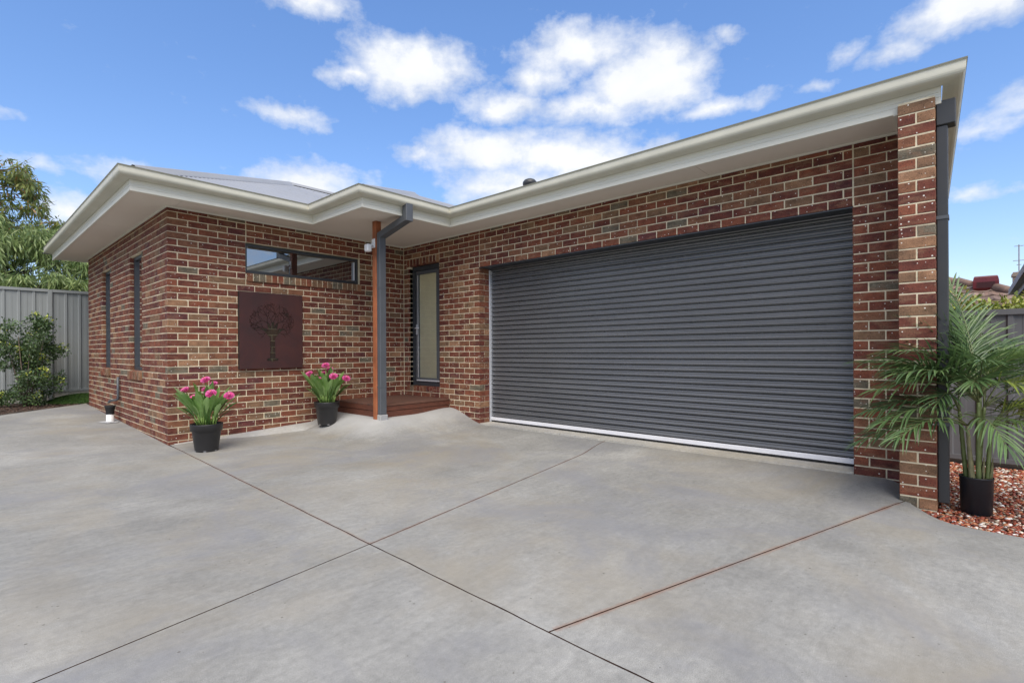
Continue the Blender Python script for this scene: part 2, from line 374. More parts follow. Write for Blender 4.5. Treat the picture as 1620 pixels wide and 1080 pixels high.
# ------------------------------------------------------------------ dimensions (metres; z = 0 at the lowest bed joint)
LA = 3.664            # front wall A runs along X from 0 to LA at y = 0
LB = 5.38             # side wall B runs along +Y at x = 0
YL, YJ, YP = 1.9065, 6.662, 7.03    # along garage wall C (running to -Y at x = LA): door jambs, pier
YQ = 7.252            # outer face of the pier
XP = 3.140            # front of the pier
ZS = 2.985            # soffit
CO = .086             # brick course
ZD = .358

def gz(x, y):
    """height of the concrete"""
    z = -.042+.0262*max(0, min(6, y))
    z += .045*sst(2.9, 3.6, x)*sst(-7.05, -6.9, y)
    z -= .055*sst(-7.0, -7.35, y)*sst(2.3, 3.15, x)
    d = math.hypot(max(DECK[0]-x, 0), max(DECK[2]-y, 0))
    b1 = .212*sst(0, 1, 1-d/.8)
    b2 = .10*min(1, max(0, x)/2.0)*sst(0, 1, 1-max(0, -y)/.36) if x > 0 and y < .01 else 0
    return z+max(b1, b2)

# ------------------------------------------------------------------ the ground and the driveway
g = MB(); S = 900
n = 24
for i in range(n):
    for j in range(n):
        xs = [(-1+2*t/n)**3*S for t in (i, i+1)]; ys = [(-1+2*t/n)**3*S for t in (j, j+1)]
        g.face([(xs[0], ys[0], -.35), (xs[1], ys[0], -.35), (xs[1], ys[1], -.35), (xs[0], ys[1], -.35)])
tag(g.build('ground', M_ground), kind='structure')

def resample(pts, n):
    P = [Vector(p) for p in pts]; L = [0]
    for a, b in zip(P, P[1:]): L.append(L[-1]+(b-a).length)
    out = []
    for i in range(n):
        t = L[-1]*i/(n-1); k = 0
        while k < len(P)-2 and L[k+1] < t: k += 1
        f = (t-L[k])/max(1e-9, L[k+1]-L[k]); out.append(P[k].lerp(P[k+1], f))
    return out
def loft(left, right, nr, nc, name, m, parent, zoff=0, skirt=.05):
    A = resample(left, nr); B = resample(right, nr); mb = MB()
    G = [[None]*nc for _ in range(nr)]
    for i in range(nr):
        for j in range(nc):
            p = A[i].lerp(B[i], j/(nc-1)); e = (i in (0, nr-1)) or (j in (0, nc-1))
            G[i][j] = len(mb.v); mb.v.append((p.x, p.y, gz(p.x, p.y)+zoff))
    flip = (B[0]-A[0]).cross(A[-1]-A[0]) < 0
    for i in range(nr-1):
        for j in range(nc-1):
            q = (G[i][j], G[i][j+1], G[i+1][j+1], G[i+1][j]); mb.f.append(q[::-1] if flip else q); mb.m.append(0)
    ring = [G[0][j] for j in range(nc)]+[G[i][nc-1] for i in range(1, nr)]+[G[nr-1][j] for j in range(nc-2, -1, -1)]+[G[i][0] for i in range(nr-2, 0, -1)]
    if skirt:
        low = []
        top = []
        for k in ring: v = mb.v[k]; top.append(len(mb.v)); mb.v.append(v); low.append(len(mb.v)); mb.v.append((v[0], v[1], v[2]-skirt))
        ring = top
        for a in range(len(ring)):
            b = (a+1) % len(ring); mb.f.append((ring[a], low[a], low[b], ring[b])); mb.m.append(1)
    o = mb.build(name, [m, M_rustcut], parent)
    nf = (nr-1)*(nc-1)
    for k, pl in enumerate(o.data.polygons): pl.use_smooth = k < nf
    return o
# dark rusty bed seen down the saw cuts
A_ = [(-9, -16), (-9, 1.2)]; B_ = [(3.5, -16), (2.7, -8.3), (2.7, -7.45), (2.8, -7.28), (3.9, -7.1), (3.9, 0.05)]
drive = MB()
nr, nc = 90, 90
ys = [-16+(16.04)*i/(nr-1) for i in range(nr)]
for i in range(nr):
    xr = 2.72 if ys[i] < -7.1 else 3.9
    for j in range(nc):
        x = -9+(xr+9)*(j/(nc-1))**.6; drive.v.append((x, ys[i], gz(x, ys[i])-.018))
for i in range(nr-1):
    for j in range(nc-1): drive.f.append((i*nc+j, i*nc+j+1, (i+1)*nc+j+1, (i+1)*nc+j)); drive.m.append(0)
driveway = tag(drive.build('driveway', M_rustcut), kind='structure')
h = .0042
jn = (J1[1][0], J1[1][1])
def j1(y):
    if y > J1[1][1]: t = (y-J1[0][1])/(J1[1][1]-J1[0][1]); return J1[0][0]+(J1[1][0]-J1[0][0])*t
    t = (y-J1[1][1])/(J1[2][1]-J1[1][1]); return J1[1][0]+(J1[2][0]-J1[1][0])*t
def j2(x): return J2[0][1]+(x-J2[0][0])*(J2[2][1]-J2[0][1])/(J2[2][0]-J2[0][0])
def j3(x): return J3[0][1]+(x-J3[0][0])*(J3[1][1]-J3[0][1])/(J3[1][0]-J3[0][0])
def edge(f, a, b, k, off, wob=.004, flip=False):
    out = []
    for i in range(k+1):
        t = a+(b-a)*i/k; wv = wob*math.sin(t*13.1)*math.sin(t*4.7+1)
        out.append((f(t)+off+wv, t) if flip else (t, f(t)+off+wv))
    return out
# slabs: between the house walls and the first cut / second / third, and the two on the left
L1 = edge(j1, -4.756, -.01, 40, h, flip=True); R1 = [(LA+.03, j2(LA+.03)+h), (LA+.03, -.002)]
loft(L1, R1, 110, 90, 'slab', M_conc, driveway)
L2 = edge(j1, j3(j1(-6.16))+h, -4.764, 14, h, flip=True); R2 = [(LA+.03, j3(LA+.03)+h), (LA+.03, j2(LA+.03)-h)]
loft(L2, R2, 60, 90, 'slab', M_conc, driveway)
L3 = [(j1(-15), -15)]+edge(j1, -9, j3(j1(-6.16))-h, 14, h, flip=True)
R3 = [(3.4, -15), (2.86, -9.2), (2.775, -8.2), (2.772, -7.68), (2.79, -7.47), (2.85, -7.31), (2.96, -7.215), (3.12, -7.10), (3.2, j3(3.2)-h)]
loft(L3, R3, 90, 70, 'slab', M_conc, driveway)
L4 = [(-8, j2(-8)+h), (-8, -1.0)]; R4 = edge(j1, -4.756, -.30, 30, -h, flip=True)+[(-.003, 0), (-.003, 3), (-.003, 5.70)]
loft(L4, R4, 110, 80, 'slab', M_conc, driveway)
L5 = [(-8, -15), (-8, j2(-8)-h)]; R5 = [(j1(-15)-h, -15)]+edge(j1, -9, -4.764, 30, -h, flip=True)
loft(L5, R5, 80, 70, 'slab', M_conc, driveway)
# pale cement haunch along wall A and in front of the deck
hw = MB(); k = 60
for i in range(k+1):
    x = .06+(2.26-.06)*i/k; wd = .05+.20*sst(.06, 1.2, x)+.006*math.sin(x*9)
    for j in range(7):
        y = -.001-wd*j/6; hw.v.append((x, y, gz(x, y)+.005-(.004 if j == 6 else 0)))
for i in range(k):
    for j in range(6): hw.f.append((i*7+j, i*7+j+1, (i+1)*7+j+1, (i+1)*7+j)); hw.m.append(0)
tag(hw.build('cement_haunch', M_conc2, smooth=True), kind='structure')
# garage floor with its pale threshold
gs = MB(); gs.box(LA+.002, 9.0, -YJ+.002, -YL-.002, -.2, .022)
tag(gs.build('garage_floor', M_conc3), kind='structure')

# ------------------------------------------------------------------ the house
house = tag(empty('brick_house', (0, 0, 0)), 'low red brick house with grey steel roof, cream gutters and wide charcoal garage door', 'house')
BRICKS = []     # (wall, origin, direction, inward normal, s0, s1, z0, z1, depth, material)
def add_brick(wall, org, d, nin, s0, s1, z0, z1, dep=.108, off=0):
    BRICKS.append((wall, org, d, nin, s0, s1, z0, z1, dep, off, pick_brick(wall)))
def fill(wall, org, d, nin, s0, s1, n, half, zmax=ZS-.004, end=None):
    """one course of stretchers from s0 to s1, first piece a half when half is set"""
    z0 = n*CO+.005; z1 = min((n+1)*CO-.005, zmax); s = s0; first = True
    if z1-z0 < .015: return
    while s < s1-.02:
        L = .11 if (first and half) else .23; e = s+L
        if s1-e < .045: e = s1
        e = min(e, s1); add_brick(wall, org, d, nin, s, e, z0, z1); s = e+.01; first = False

walls = {}
# --- wall A, facing the driveway
WX0, WX1, WZ0, WZ1 = .952, 2.768, 2.245, 31*CO-.003
mA = MB(); I = .0035
mA.box(I, WX0-.001, I, .10, -.3, ZS); mA.box(WX1+.001, LA, I, .10, -.3, ZS); mA.box(WX0-.001, WX1+.001, I, .10, -.3, WZ0-.02); mA.box(WX0-.001, WX1+.001, I, .10, WZ1+.004, ZS)
walls['A'] = mA.build('wall', M_mortar, house)
for n in range(-2, 35):
    odd = n % 2; a = (0, 0); d = (1, 0); ni = (0, 1); st = .12 if odd else 0
    if 25 <= n <= 30:
        fill('A', a, d, ni, st, WX0-.002, n, odd == 0 and False); fill('A', a, d, ni, WX1+.002, LA-.004, n, odd)
    elif n > 30:
        fill('A', a, d, ni, st, WX0, n, False); fill('A', a, d, ni, WX0+.012, LA-.004, n, odd)
    else: fill('A', a, d, ni, st, LA-.004, n, False)
# --- wall B, the long side on the left
BW_ = [(1.262, 1.958), (3.385, 4.035)]; BZ0, BZ1 = .862, 30*CO-.003
mB = MB(); ed = [.11, BW_[0][0]-.001, BW_[0][1]+.001, BW_[1][0]-.001, BW_[1][1]+.001, LB]
for i in (0, 2, 4): mB.box(I, .10, ed[i], ed[i+1], -.3, ZS)
for (y0, y1) in BW_: mB.box(I, .10, y0-.001, y1+.001, -.3, BZ0-.02); mB.box(I, .10, y0-.001, y1+.001, BZ1+.004, ZS)
walls['B'] = mB.build('wall', M_mortar, house)
for n in range(-2, 35):
    odd = n % 2; a = (0, 0); d = (0, 1); ni = (1, 0); st = 0 if odd else .12
    if 10 <= n <= 29:
        fill('B', a, d, ni, st, BW_[0][0], n, False); fill('B', a, d, ni, BW_[0][1], BW_[1][0], n, odd); fill('B', a, d, ni, BW_[1][1], LB, n, odd == 0)
    else: fill('B', a, d, ni, st, LB, n, False)
# --- wall C, with the entry door and the garage opening
DS0, DS1, DZ0, DZ1 = .180, .968, .536, 2.607; ZL = 28*CO
mC = MB()
def cbox(s0, s1, z0, z1, x0=LA+I, x1=LA+.10): mC.box(x0, x1, -s1, -s0, z0, z1)
cbox(.0, DS0-.002, -.3, ZS); cbox(DS1+.002, YL-.007, -.3, ZL-.002); cbox(DS0-.002, DS1+.002, -.3, DZ0-.02); cbox(DS0-.002, DS1+.002, DZ1+.03, ZS)
cbox(DS1+.002, YL-.007, ZL-.002, ZS); cbox(YL-.007, YJ+.007, ZL+.008, ZS); cbox(YJ+.007, YP+.1, -.3, ZS)
mC.box(LA+.10, LA+.223, -YL+.007, -YL+.10, -.3, ZL-.002); mC.box(LA+.10, LA+.223, -YJ-.10, -YJ-.007, -.3, ZL-.002)
mC.box(LA+.10, LA+.20, -YL-.3, -YL, ZL+.01, ZS)
walls['C'] = mC.build('wall', M_mortar, house)
mb = MB(); mb.box(LA-.0045, LA+.02, -.0075, .02, .2, ZS); mb.build('corner_joint', M_mortar, walls['C'])
oC, dC, nC = (LA, 0), (0, -1), (1, 0)
for n in range(-2, 35):
    odd = n % 2
    def jamb():
        # left jamb: the brick turns into the reveal on every other course
        if odd:
            add_brick('C', oC, dC, nC, YL-.11, YL, n*CO+.005, (n+1)*CO-.005, .23); return YL-.12
        add_brick('C', (LA+.12, 0), dC, nC, YL-.11, YL, n*CO+.005, (n+1)*CO-.005, .11); return YL
    if n < 28:
        e = jamb()
        if n == 5: fill('C', oC, dC, nC, .008, .085, n, odd); fill('C', oC, dC, nC, DS1+.008, e, n, odd)
        elif n >= 6: fill('C', oC, dC, nC, .008, DS0-.002, n, odd); fill('C', oC, dC, nC, DS1+.003, e, n, odd)
        else: fill('C', oC, dC, nC, .008, e, n, odd)
        if odd:
            add_brick('C', oC, dC, nC, YJ, YJ+.11, n*CO+.005, (n+1)*CO-.005, .23); fill('C', oC, dC, nC, YJ+.12, YP+.05, n, False)
        else:
            fill('C', oC, dC, nC, YJ, YP+.05, n, False); add_brick('C', (LA+.12, 0), dC, nC, YJ, YJ+.11, n*CO+.005, (n+1)*CO-.005, .11)
    else:
        if n in (30, 31): fill('C', oC, dC, nC, .008, .085, n, odd); fill('C', oC, dC, nC, DS1+.008, YL, n, odd)
        elif n < 30: fill('C', oC, dC, nC, .008, DS0-.002, n, odd); fill('C', oC, dC, nC, DS1+.003, YL, n, odd)
        else: fill('C', oC, dC, nC, .008, YL, n, odd)
        fill('C', oC, dC, nC, YL+.012, YJ, n, odd); fill('C', oC, dC, nC, YJ+.012, YP+.05, n, odd)
for (sx, z0, z1, off) in [(.09+i*.0885, .437, .531, -.004) for i in range(10)]+[(.09+i*.0885, 2.614, 2.744, 0) for i in range(10)]:
    add_brick('C', oC, dC, nC, sx, sx+.079, z0, z1, .108, off)
# --- the pier under the end of the garage eave
ZT = 3.02
mP = MB(); mP.box(XP+I, LA+.05, -YQ+I, -YP-I, -.35, ZT)
walls['P'] = mP.build('pier', M_mortar, house)
for n in range(-3, 36):
    z0 = n*CO+.005; z1 = min((n+1)*CO-.005, ZT)
    if z1-z0 < .02: continue
    if n % 2 == 0:
        add_brick('P', (XP, 0), dC, nC, YP, YQ, z0, z1, .11); xs = XP+.12
    else:
        m_ = (YP+YQ)/2; add_brick('P', (XP, 0), dC, nC, YP, m_-.005, z0, z1, .23); add_brick('P', (XP, 0), dC, nC, m_+.005, YQ, z0, z1, .23); xs = XP+.24
    while xs < LA-.03:
        e = min(xs+.23, LA-.01); BRICKS.append(('P', (0, -YQ), (1, 0), (0, 1), xs, e, z0, z1, YQ-YP, 0, pick_brick())); xs = e+.01

def brick_mesh(mb, w, hh, d, T, m, ch=.0035):
    """chamfered brick: x along, y inward from the face, z up"""
    b = len(mb.v)
    pts = [(ch, 0, ch), (w-ch, 0, ch), (w-ch, 0, hh-ch), (ch, 0, hh-ch), (0, ch, 0), (w, ch, 0), (w, ch, hh), (0, ch, hh), (0, d, 0), (w, d, 0), (w, d, hh), (0, d, hh)]
    mb.v += [T(p) for p in pts]
    F = [(0, 1, 2, 3), (4, 5, 1, 0), (5, 6, 2, 1), (6, 7, 3, 2), (7, 4, 0, 3), (4, 8, 9, 5), (5, 9, 10, 6), (6, 10, 11, 7), (7, 11, 8, 4), (8, 11, 10, 9)]
    mb.f += [tuple(b+i for i in f) for f in F]; mb.m += [m]*10
def brick_score(bk):
    wall, org, d, ni, s0, s1, z0, z1, dep, off, m = bk
    sm = (s0+s1)/2; c = Vector((org[0]+d[0]*sm, org[1]+d[1]*sm, (z0+z1)/2)); v = CAM-c
    cosv = -(v.x*ni[0]+v.y*ni[1])/v.length
    if wall == 'B' or cosv < .05: return 0
    if z1 < .0 or (org[0] > LA+.05): return 0
    return (s1-s0)*(z1-z0)*cosv/v.length**2
order = sorted(range(len(BRICKS)), key=lambda i: -brick_score(BRICKS[i]))
single = set(order[:300]); cache = {}; rest = MB()
for i, (wall, org, d, ni, s0, s1, z0, z1, dep, off, m) in enumerate(BRICKS):
    jo = off+random.uniform(-.0016, .0016)
    jz = random.uniform(-.0008, .0008)
    # right-handed placement: local x along d, local y inward; mirrored frames start from the far end
    det = d[0]*ni[1]-d[1]*ni[0]
    st, sg = (s0, 1) if det > 0 else (s1, -1)
    dx, dy = d[0]*sg, d[1]*sg
    ox, oy = org[0]+d[0]*st+ni[0]*jo, org[1]+d[1]*st+ni[1]*jo
    wd, hh = s1-s0, z1-z0
    if i in single:
        key = (round(wd, 3), round(hh, 3), round(dep, 3))
        if key not in cache:
            mb = MB(); brick_mesh(mb, wd, hh, dep, lambda p: p, 0); me = bpy.data.meshes.new('brick'); me.from_pydata(mb.v, [], mb.f); me.materials.append(BR[0]); cache[key] = me
        o = link('brick', cache[key], walls[wall]); o.location = (ox, oy, z0+jz); o.rotation_euler = (0, 0, math.atan2(dy, dx))
        o.material_slots[0].link = 'OBJECT'; o.material_slots[0].material = BR[m]
    else:
        def T(p): return (ox+dx*p[0]-dy*p[1], oy+dy*p[0]+dx*p[1], z0+jz+p[2])
        brick_mesh(rest, wd, hh, dep, T, m)
tag(rest.build('brickwork', BR, house), kind='stuff')

# --- brick sills (bricks on edge, tipped forward)
def sill(wall, org, d, ni, s0, s1, z0, z1, proud, n):
    pit = (s1-s0)/n
    bed = MB()
    for i in range(n):
        a = s0+i*pit+.005; b = s0+(i+1)*pit-.005
        def P(s, q, z): return (org[0]+d[0]*s+ni[0]*q, org[1]+d[1]*s+ni[1]*q, z)
        mb = MB(); jt = random.uniform(-.003, .003); f = -proud+jt
        mb.face([P(a, f, z0), P(b, f, z0), P(b, f+.004, z1-.016), P(a, f+.004, z1-.016)])
        mb.face([P(a, f+.004, z1-.016), P(b, f+.004, z1-.016), P(b, .07, z1), P(a, .07, z1)])
        mb.face([P(a, f, z0), P(a, .07, z0), P(b, .07, z0), P(b, f, z0)])
        mb.face([P(a, f, z0), P(a, f+.004, z1-.016), P(a, .07, z1), P(a, .07, z0)]); mb.face([P(b, f, z0), P(b, .07, z0), P(b, .07, z1), P(b, f+.004, z1-.016)])
        mb.build('sill_brick', random.choice([BR[3], BR[4], BR[5], BR[2], BR[3], BR[6], BR[4]]), walls[wall])
        g0 = b; g1 = b+.01; f2 = -proud+.006
        if i < n-1: bed.face([P(g0, f2, z0+.004), P(g1, f2, z0+.004), P(g1, f2, z1-.018), P(g0, f2, z1-.018)]); bed.face([P(g0, f2, z1-.018), P(g1, f2, z1-.018), P(g1, .07, z1-.003), P(g0, .07, z1-.003)])
    bed.build('sill_mortar', M_mortar, walls[wall])
sill('A', (0, 0), (1, 0), (0, 1), .962, 2.792, 2.126, 2.25, .022, 21)
for (y0, y1) in BW_: sill('B', (0, 0), (0, 1), (1, 0), y0-.005, y1+.055, .735, .868, .03, 8)

# --- windows
def window(name, P, w0, w1, z0, z1, dep, fr, glass, mull=(), sash=None):
    """frame in a wall opening; P(s, q, z) maps along / inward / up"""
    def bar(mb, a, b, c, dd, q0, q1, m=0):
        pts = [P(s, q, z) for z in (c, dd) for (s, q) in ((a, q0), (b, q0), (b, q1), (a, q1))]
        k = len(mb.v); mb.v += pts
        mb.f += [tuple(k+i for i in f) for f in [(0, 3, 2, 1), (4, 5, 6, 7), (0, 1, 5, 4), (1, 2, 6, 5), (2, 3, 7, 6), (3, 0, 4, 7)]]; mb.m += [m]*6
    t = fr
    f = MB(); bar(f, w0, w1, z0, z0+t, dep, dep+.07); bar(f, w0, w1, z1-t, z1, dep, dep+.07); bar(f, w0, w0+t, z0+t, z1-t, dep, dep+.07); bar(f, w1-t, w1, z0+t, z1-t, dep, dep+.07)
    for mm in mull: bar(f, mm-t*.6, mm+t*.6, z0+t, z1-t, dep+.002, dep+.068)
    fo = f.build(name, M_char, house)
    g = MB()
    if glass == M_glass2: g.face([P(w0+t-.004, dep+.034, z0+t-.004), P(w1-t+.004, dep+.034, z0+t-.004), P(w1-t+.004, dep+.034, z1-t+.004), P(w0+t-.004, dep+.034, z1-t+.004)])
    else: bar(g, w0+t-.004, w1-t+.004, z0+t-.004, z1-t+.004, dep+.032, dep+.038)
    g.build('pane', glass, fo)
    return fo, bar
PA = lambda s, q, z: (s, q, z); PB = lambda s, q, z: (q, s, z); PC = lambda s, q, z: (LA+q, -s, z)
wa, bar = window('window', PA, WX0, WX1, WZ0+.004, WZ1, .055, .038, M_glass)
mb = MB(); bar(mb, WX1-.075, WX1-.063, WZ0+.06, WZ1-.06, .05, .08); mb.build('sash_trim', M_alu, wa)
for (y0, y1) in BW_: window('window', PB, y0, y1, BZ0, BZ1, .052, .045, M_glass)
# --- entry door: glazed leaf, blind behind, lever handle, sill
dr, bar = window('entry_door', PC, DS0, DS1, DZ0, DZ1, .058, .075, M_glass2)
mb = MB()
for (a, b, c, d_) in ((DS0+.085, DS0+.15, DZ0+.085, DZ1-.085), (DS1-.15, DS1-.085, DZ0+.085, DZ1-.085), (DS0+.15, DS1-.15, DZ0+.085, DZ0+.13), (DS0+.15, DS1-.15, DZ1-.14, DZ1-.085)): bar(mb, a, b, c, d_, .063, .10)
mb.build('door_leaf', M_pipe, dr)
mb = MB(); bar(mb, DS0+.12, DS1-.12, DZ0+.11, DZ1-.12, .0985, .103); mb.build('blind', M_blind, dr)
mb = MB(); bar(mb, DS0+.13, DS1-.06, DZ0+.078, DZ0+.098, .035, .062); mb.build('door_sill', M_alu, dr)
mb = MB(); bar(mb, DS0+.142, DS0+.150, DZ0+.14, DZ1-.15, .056, .0628); mb.build('edge_trim', M_alu, dr)
mb = MB(); bar(mb, DS0+.100, DS0+.128, 1.42, 1.60, .052, .0629); hd = mb.build('handle', M_alu, dr)
mb = MB(); mb.tube([PC(DS0+.114, .05, 1.53), PC(DS0+.114, .012, 1.53), PC(DS0+.13, .006, 1.53), PC(DS0+.235, .006, 1.53)], .009, 8); mb.build('lever', M_alu, hd, True)
mb = MB(); mb.box(LA+.13, LA+1.4, -1.3, .1, .3, 2.9); mb.build('dark_hall_block', M_black, house)  # solid black box in place of the unlit hall behind the door

# --- garage roller door
gd = tag(empty('garage_door', (LA+.25, -(YL+YJ)/2, .04)), None); gd.parent = house
XD = LA+.262; y0, y1 = -YJ-.02, -YL+.02
pitch = .0705; zb = .098; ns = 34
prof = []     # one rib: (out, z) from bottom groove to top groove
for (o, z) in ((-.016, .0), (-.024, .003), (-.024, .0085), (-.004, .0095), (.009, .0125), (.016, .019), (.017, .026), (.012, .033), (.006, .039), (.005, .044), (.008, .050), (.011, .056), (.009, .062), (.001, .067), (-.016, .0705)): prof.append((o, z))
sl = MB()
for (o, z) in prof: sl.v.append((-o, 0, z)); sl.v.append((-o, y1-y0, z))
for i in range(len(prof)-1): sl.f.append((2*i, 2*i+1, 2*i+3, 2*i+2)); sl.m.append(0)
sme = bpy.data.meshes.new('slat'); sme.from_pydata(sl.v, [], sl.f); sme.materials.append(M_door)
for i in range(ns):
    o = link('slat', sme, gd); o.location = (XD-gd.location.x+random.uniform(-.0012, .0012), y0-gd.location.y, zb+i*pitch-gd.location.z); o.scale = (1, 1, 1.0015)
def gpart(name, x0, x1, a, b, z0, z1, m, bev=0):
    mb = MB(); mb.box(x0-gd.location.x, x1-gd.location.x, a-gd.location.y, b-gd.location.y, z0-gd.location.z, z1-gd.location.z, 0, bev); return mb.build(name, m, gd)
gpart('bottom_rail', XD-.026, XD+.012, y0+.03, y1-.03, .048, .0975, M_rail, .004)
gpart('rubber_seal', XD-.016, XD+.010, y0+.03, y1-.03, .0235, .047, M_rubber)
gpart('side_track', XD-.050, XD+.035, -YL-.022, -YL-.002, .024, ZL-.02, M_alu, .003)
gpart('side_track', XD-.050, XD+.035, -YJ+.002, -YJ+.022, .024, ZL-.02, M_alu, .003)
mb = MB(); mb.box(LA+.008, LA+.21, -YJ-.1, -YL+.1, ZL-.0085, ZL+.003); mb.build('lintel', M_char, house)
mb = MB(); mb.box(XD+.03, XD+.06, -YJ-.2, -YL+.2, .03, ZL+.3); mb.box(LA+.2, XD+.05, -YJ-.2, -YL+.2, ZL-.0, ZL+.3); mb.build('garage_interior', M_black, house)  # black sheets in place of the unlit garage
# skewed side wall on the boundary and the hidden rear
mb = MB(); mb.face([(LA+.02, -7.17, -.3), (9.4, -6.9, -.3), (9.4, -6.9, ZS), (LA+.02, -7.17, ZS)]); mb.face([(9.4, -6.9, -.3), (9.4, LB+.4, -.3), (9.4, LB+.4, ZS), (9.4, -6.9, ZS)]); mb.face([(0.02, LB-.001, -.3), (0.02, LB-.001, ZS), (9.4, LB+.4, ZS), (9.4, LB+.4, -.3)]); mb.build('rear_wall', BR[1], house)

# --- soffit, fascia, gutter, roof
FX, FY, PX, PY, GX, GYE = -.485, -.492, 1.695, -1.788, 3.186, -7.285
def soff(x0, x1, a, b): mb = MB(); mb.box(x0+.002, x1-.002, a+.002, b-.002, ZS, ZS+.006); mb.build('soffit_panel', M_soffit, house)
soff(FX, 0.08, FY, 1.75); soff(FX, 0.08, 1.75, 3.9); soff(FX, 0.08, 3.9, LB+.52)
soff(.08, PX, FY, .08); soff(PX, 2.69, PY, .08); soff(2.69, LA+.08, PY, -.9); soff(2.69, LA+.08, -.9, .08)
for a, b in ((-3.6, PY), (-5.4, -3.6), (-7.02, -5.4)): soff(GX, LA+.08, a, b)
# bead where soffit meets brick
path_w = [(-.001, LB), (-.001, -.001), (LA-.001, -.001), (LA-.001, -YP+.004)]
sweep([(0, ZS-.020), (.016, ZS-.018), (.020, ZS-.002), (0, ZS-.002)], path_w).build('soffit_bead', M_fascia, house)
mb = MB(); mb.box(GX+.002, LA, -YP+.002, -YP+.03, ZS-.03, ZS-.001); mb.build('soffit_bead', M_fascia, house)
path_f = [(FX, LB+.52), (FX, FY), (PX, FY), (PX, PY), (GX, PY), (GX, GYE)]
sweep([(-.018, 2.962), (0, 2.962), (.002, 2.966), (.002, 3.004), (-.0015, 3.007), (-.0015, 3.011), (.002, 3.014), (.002, 3.040), (-.0015, 3.043), (-.0015, 3.047), (.002, 3.05), (.002, 3.12), (-.018, 3.12)], path_f).build('fascia', M_fascia, house)
sweep([(-.018, 2.962), (0, 2.962), (0, 3.12), (-.018, 3.12)], [(GX+.018, GYE+.004), (9.3, GYE+.30)]).build('fascia', M_fascia, house)
mb = MB(); mb.face([(GX, -YP, 2.99), (9.4, -YP, 2.99), (9.4, GYE+.32, 2.99), (GX, GYE+.004, 2.99)]); mb.build('soffit_panel', M_soffit, house)
GP = [(0.003, 3.090), (.030, 3.088), (.070, 3.092), (.098, 3.098), (.114, 3.106), (.123, 3.118), (.127, 3.130), (.128, 3.142), (.128, 3.184), (.134, 3.188), (.134, 3.199), (.118, 3.199), (.118, 3.190), (.119, 3.13), (.09, 3.108), (.03, 3.098), (.003, 3.10)]
gut = sweep(GP, path_f[:-1]+[(GX, GYE-.005), (9.3, GYE+.30)]).build('gutter', M_cream, house)
sweep([(.1335, 3.1895), (.1365, 3.1895), (.1365, 3.2015), (.117, 3.2015), (.117, 3.1995), (.1335, 3.1995)], path_f[:-1]+[(GX, GYE-.005), (9.3, GYE+.30)]).build('gutter_lip', mat('lip_dark_olive', (.17, .17, .13), .6), gut)  # darker olive strip along the top edge of the gutter
TP = math.tan(R(22.3)); ZR = 3.160
roof = empty('roof'); roof.parent = house
def facet(a, b, inn, hw, cut0, cut1, x_roof=None):
    """corrugated facet: eave from a to b, rising along inn up to run hw, mitred at its ends"""
    mb = MB(); a = Vector(a); b = Vector(b); L = (b-a).length; d = (b-a)/L; inn = Vector(inn); st = .019; n_ = int(L/st)+1; prev = None
    for i in range(n_+1):
        u = min(L, i*st); v = hw
        if cut0: v = min(v, u)
        if cut1: v = min(v, L-u)
        zc = .0085*math.sin(2*math.pi*u/.076)
        p0 = a+d*u; p1 = p0+inn*v
        k = len(mb.v); mb.v += [(p0.x, p0.y, ZR+zc), (p1.x, p1.y, ZR+v*TP+zc)]
        if prev is not None: mb.f.append((prev, k, k+1, prev+1)); mb.m.append(0)
        prev = k
    o = mb.build('roof_sheet', M_roof, roof, True)
    # screw rows
    s = MB(); row = .35
    while row < hw:
        u = (row if cut0 else 0)+.15
        while u < L-(row if cut1 else 0)-.1:
            p = a+d*u+inn*row; z = ZR+row*TP+.012; r0 = .011
            s.face([(p.x-r0, p.y-r0, z-r0*inn.y*TP), (p.x+r0, p.y-r0, z-r0*inn.y*TP), (p.x+r0, p.y+r0, z+r0*inn.y*TP), (p.x-r0, p.y+r0, z+r0*inn.y*TP)]); u += .304
        row += .9
    if s.f: s.build('screws', M_screw, o)
    return o
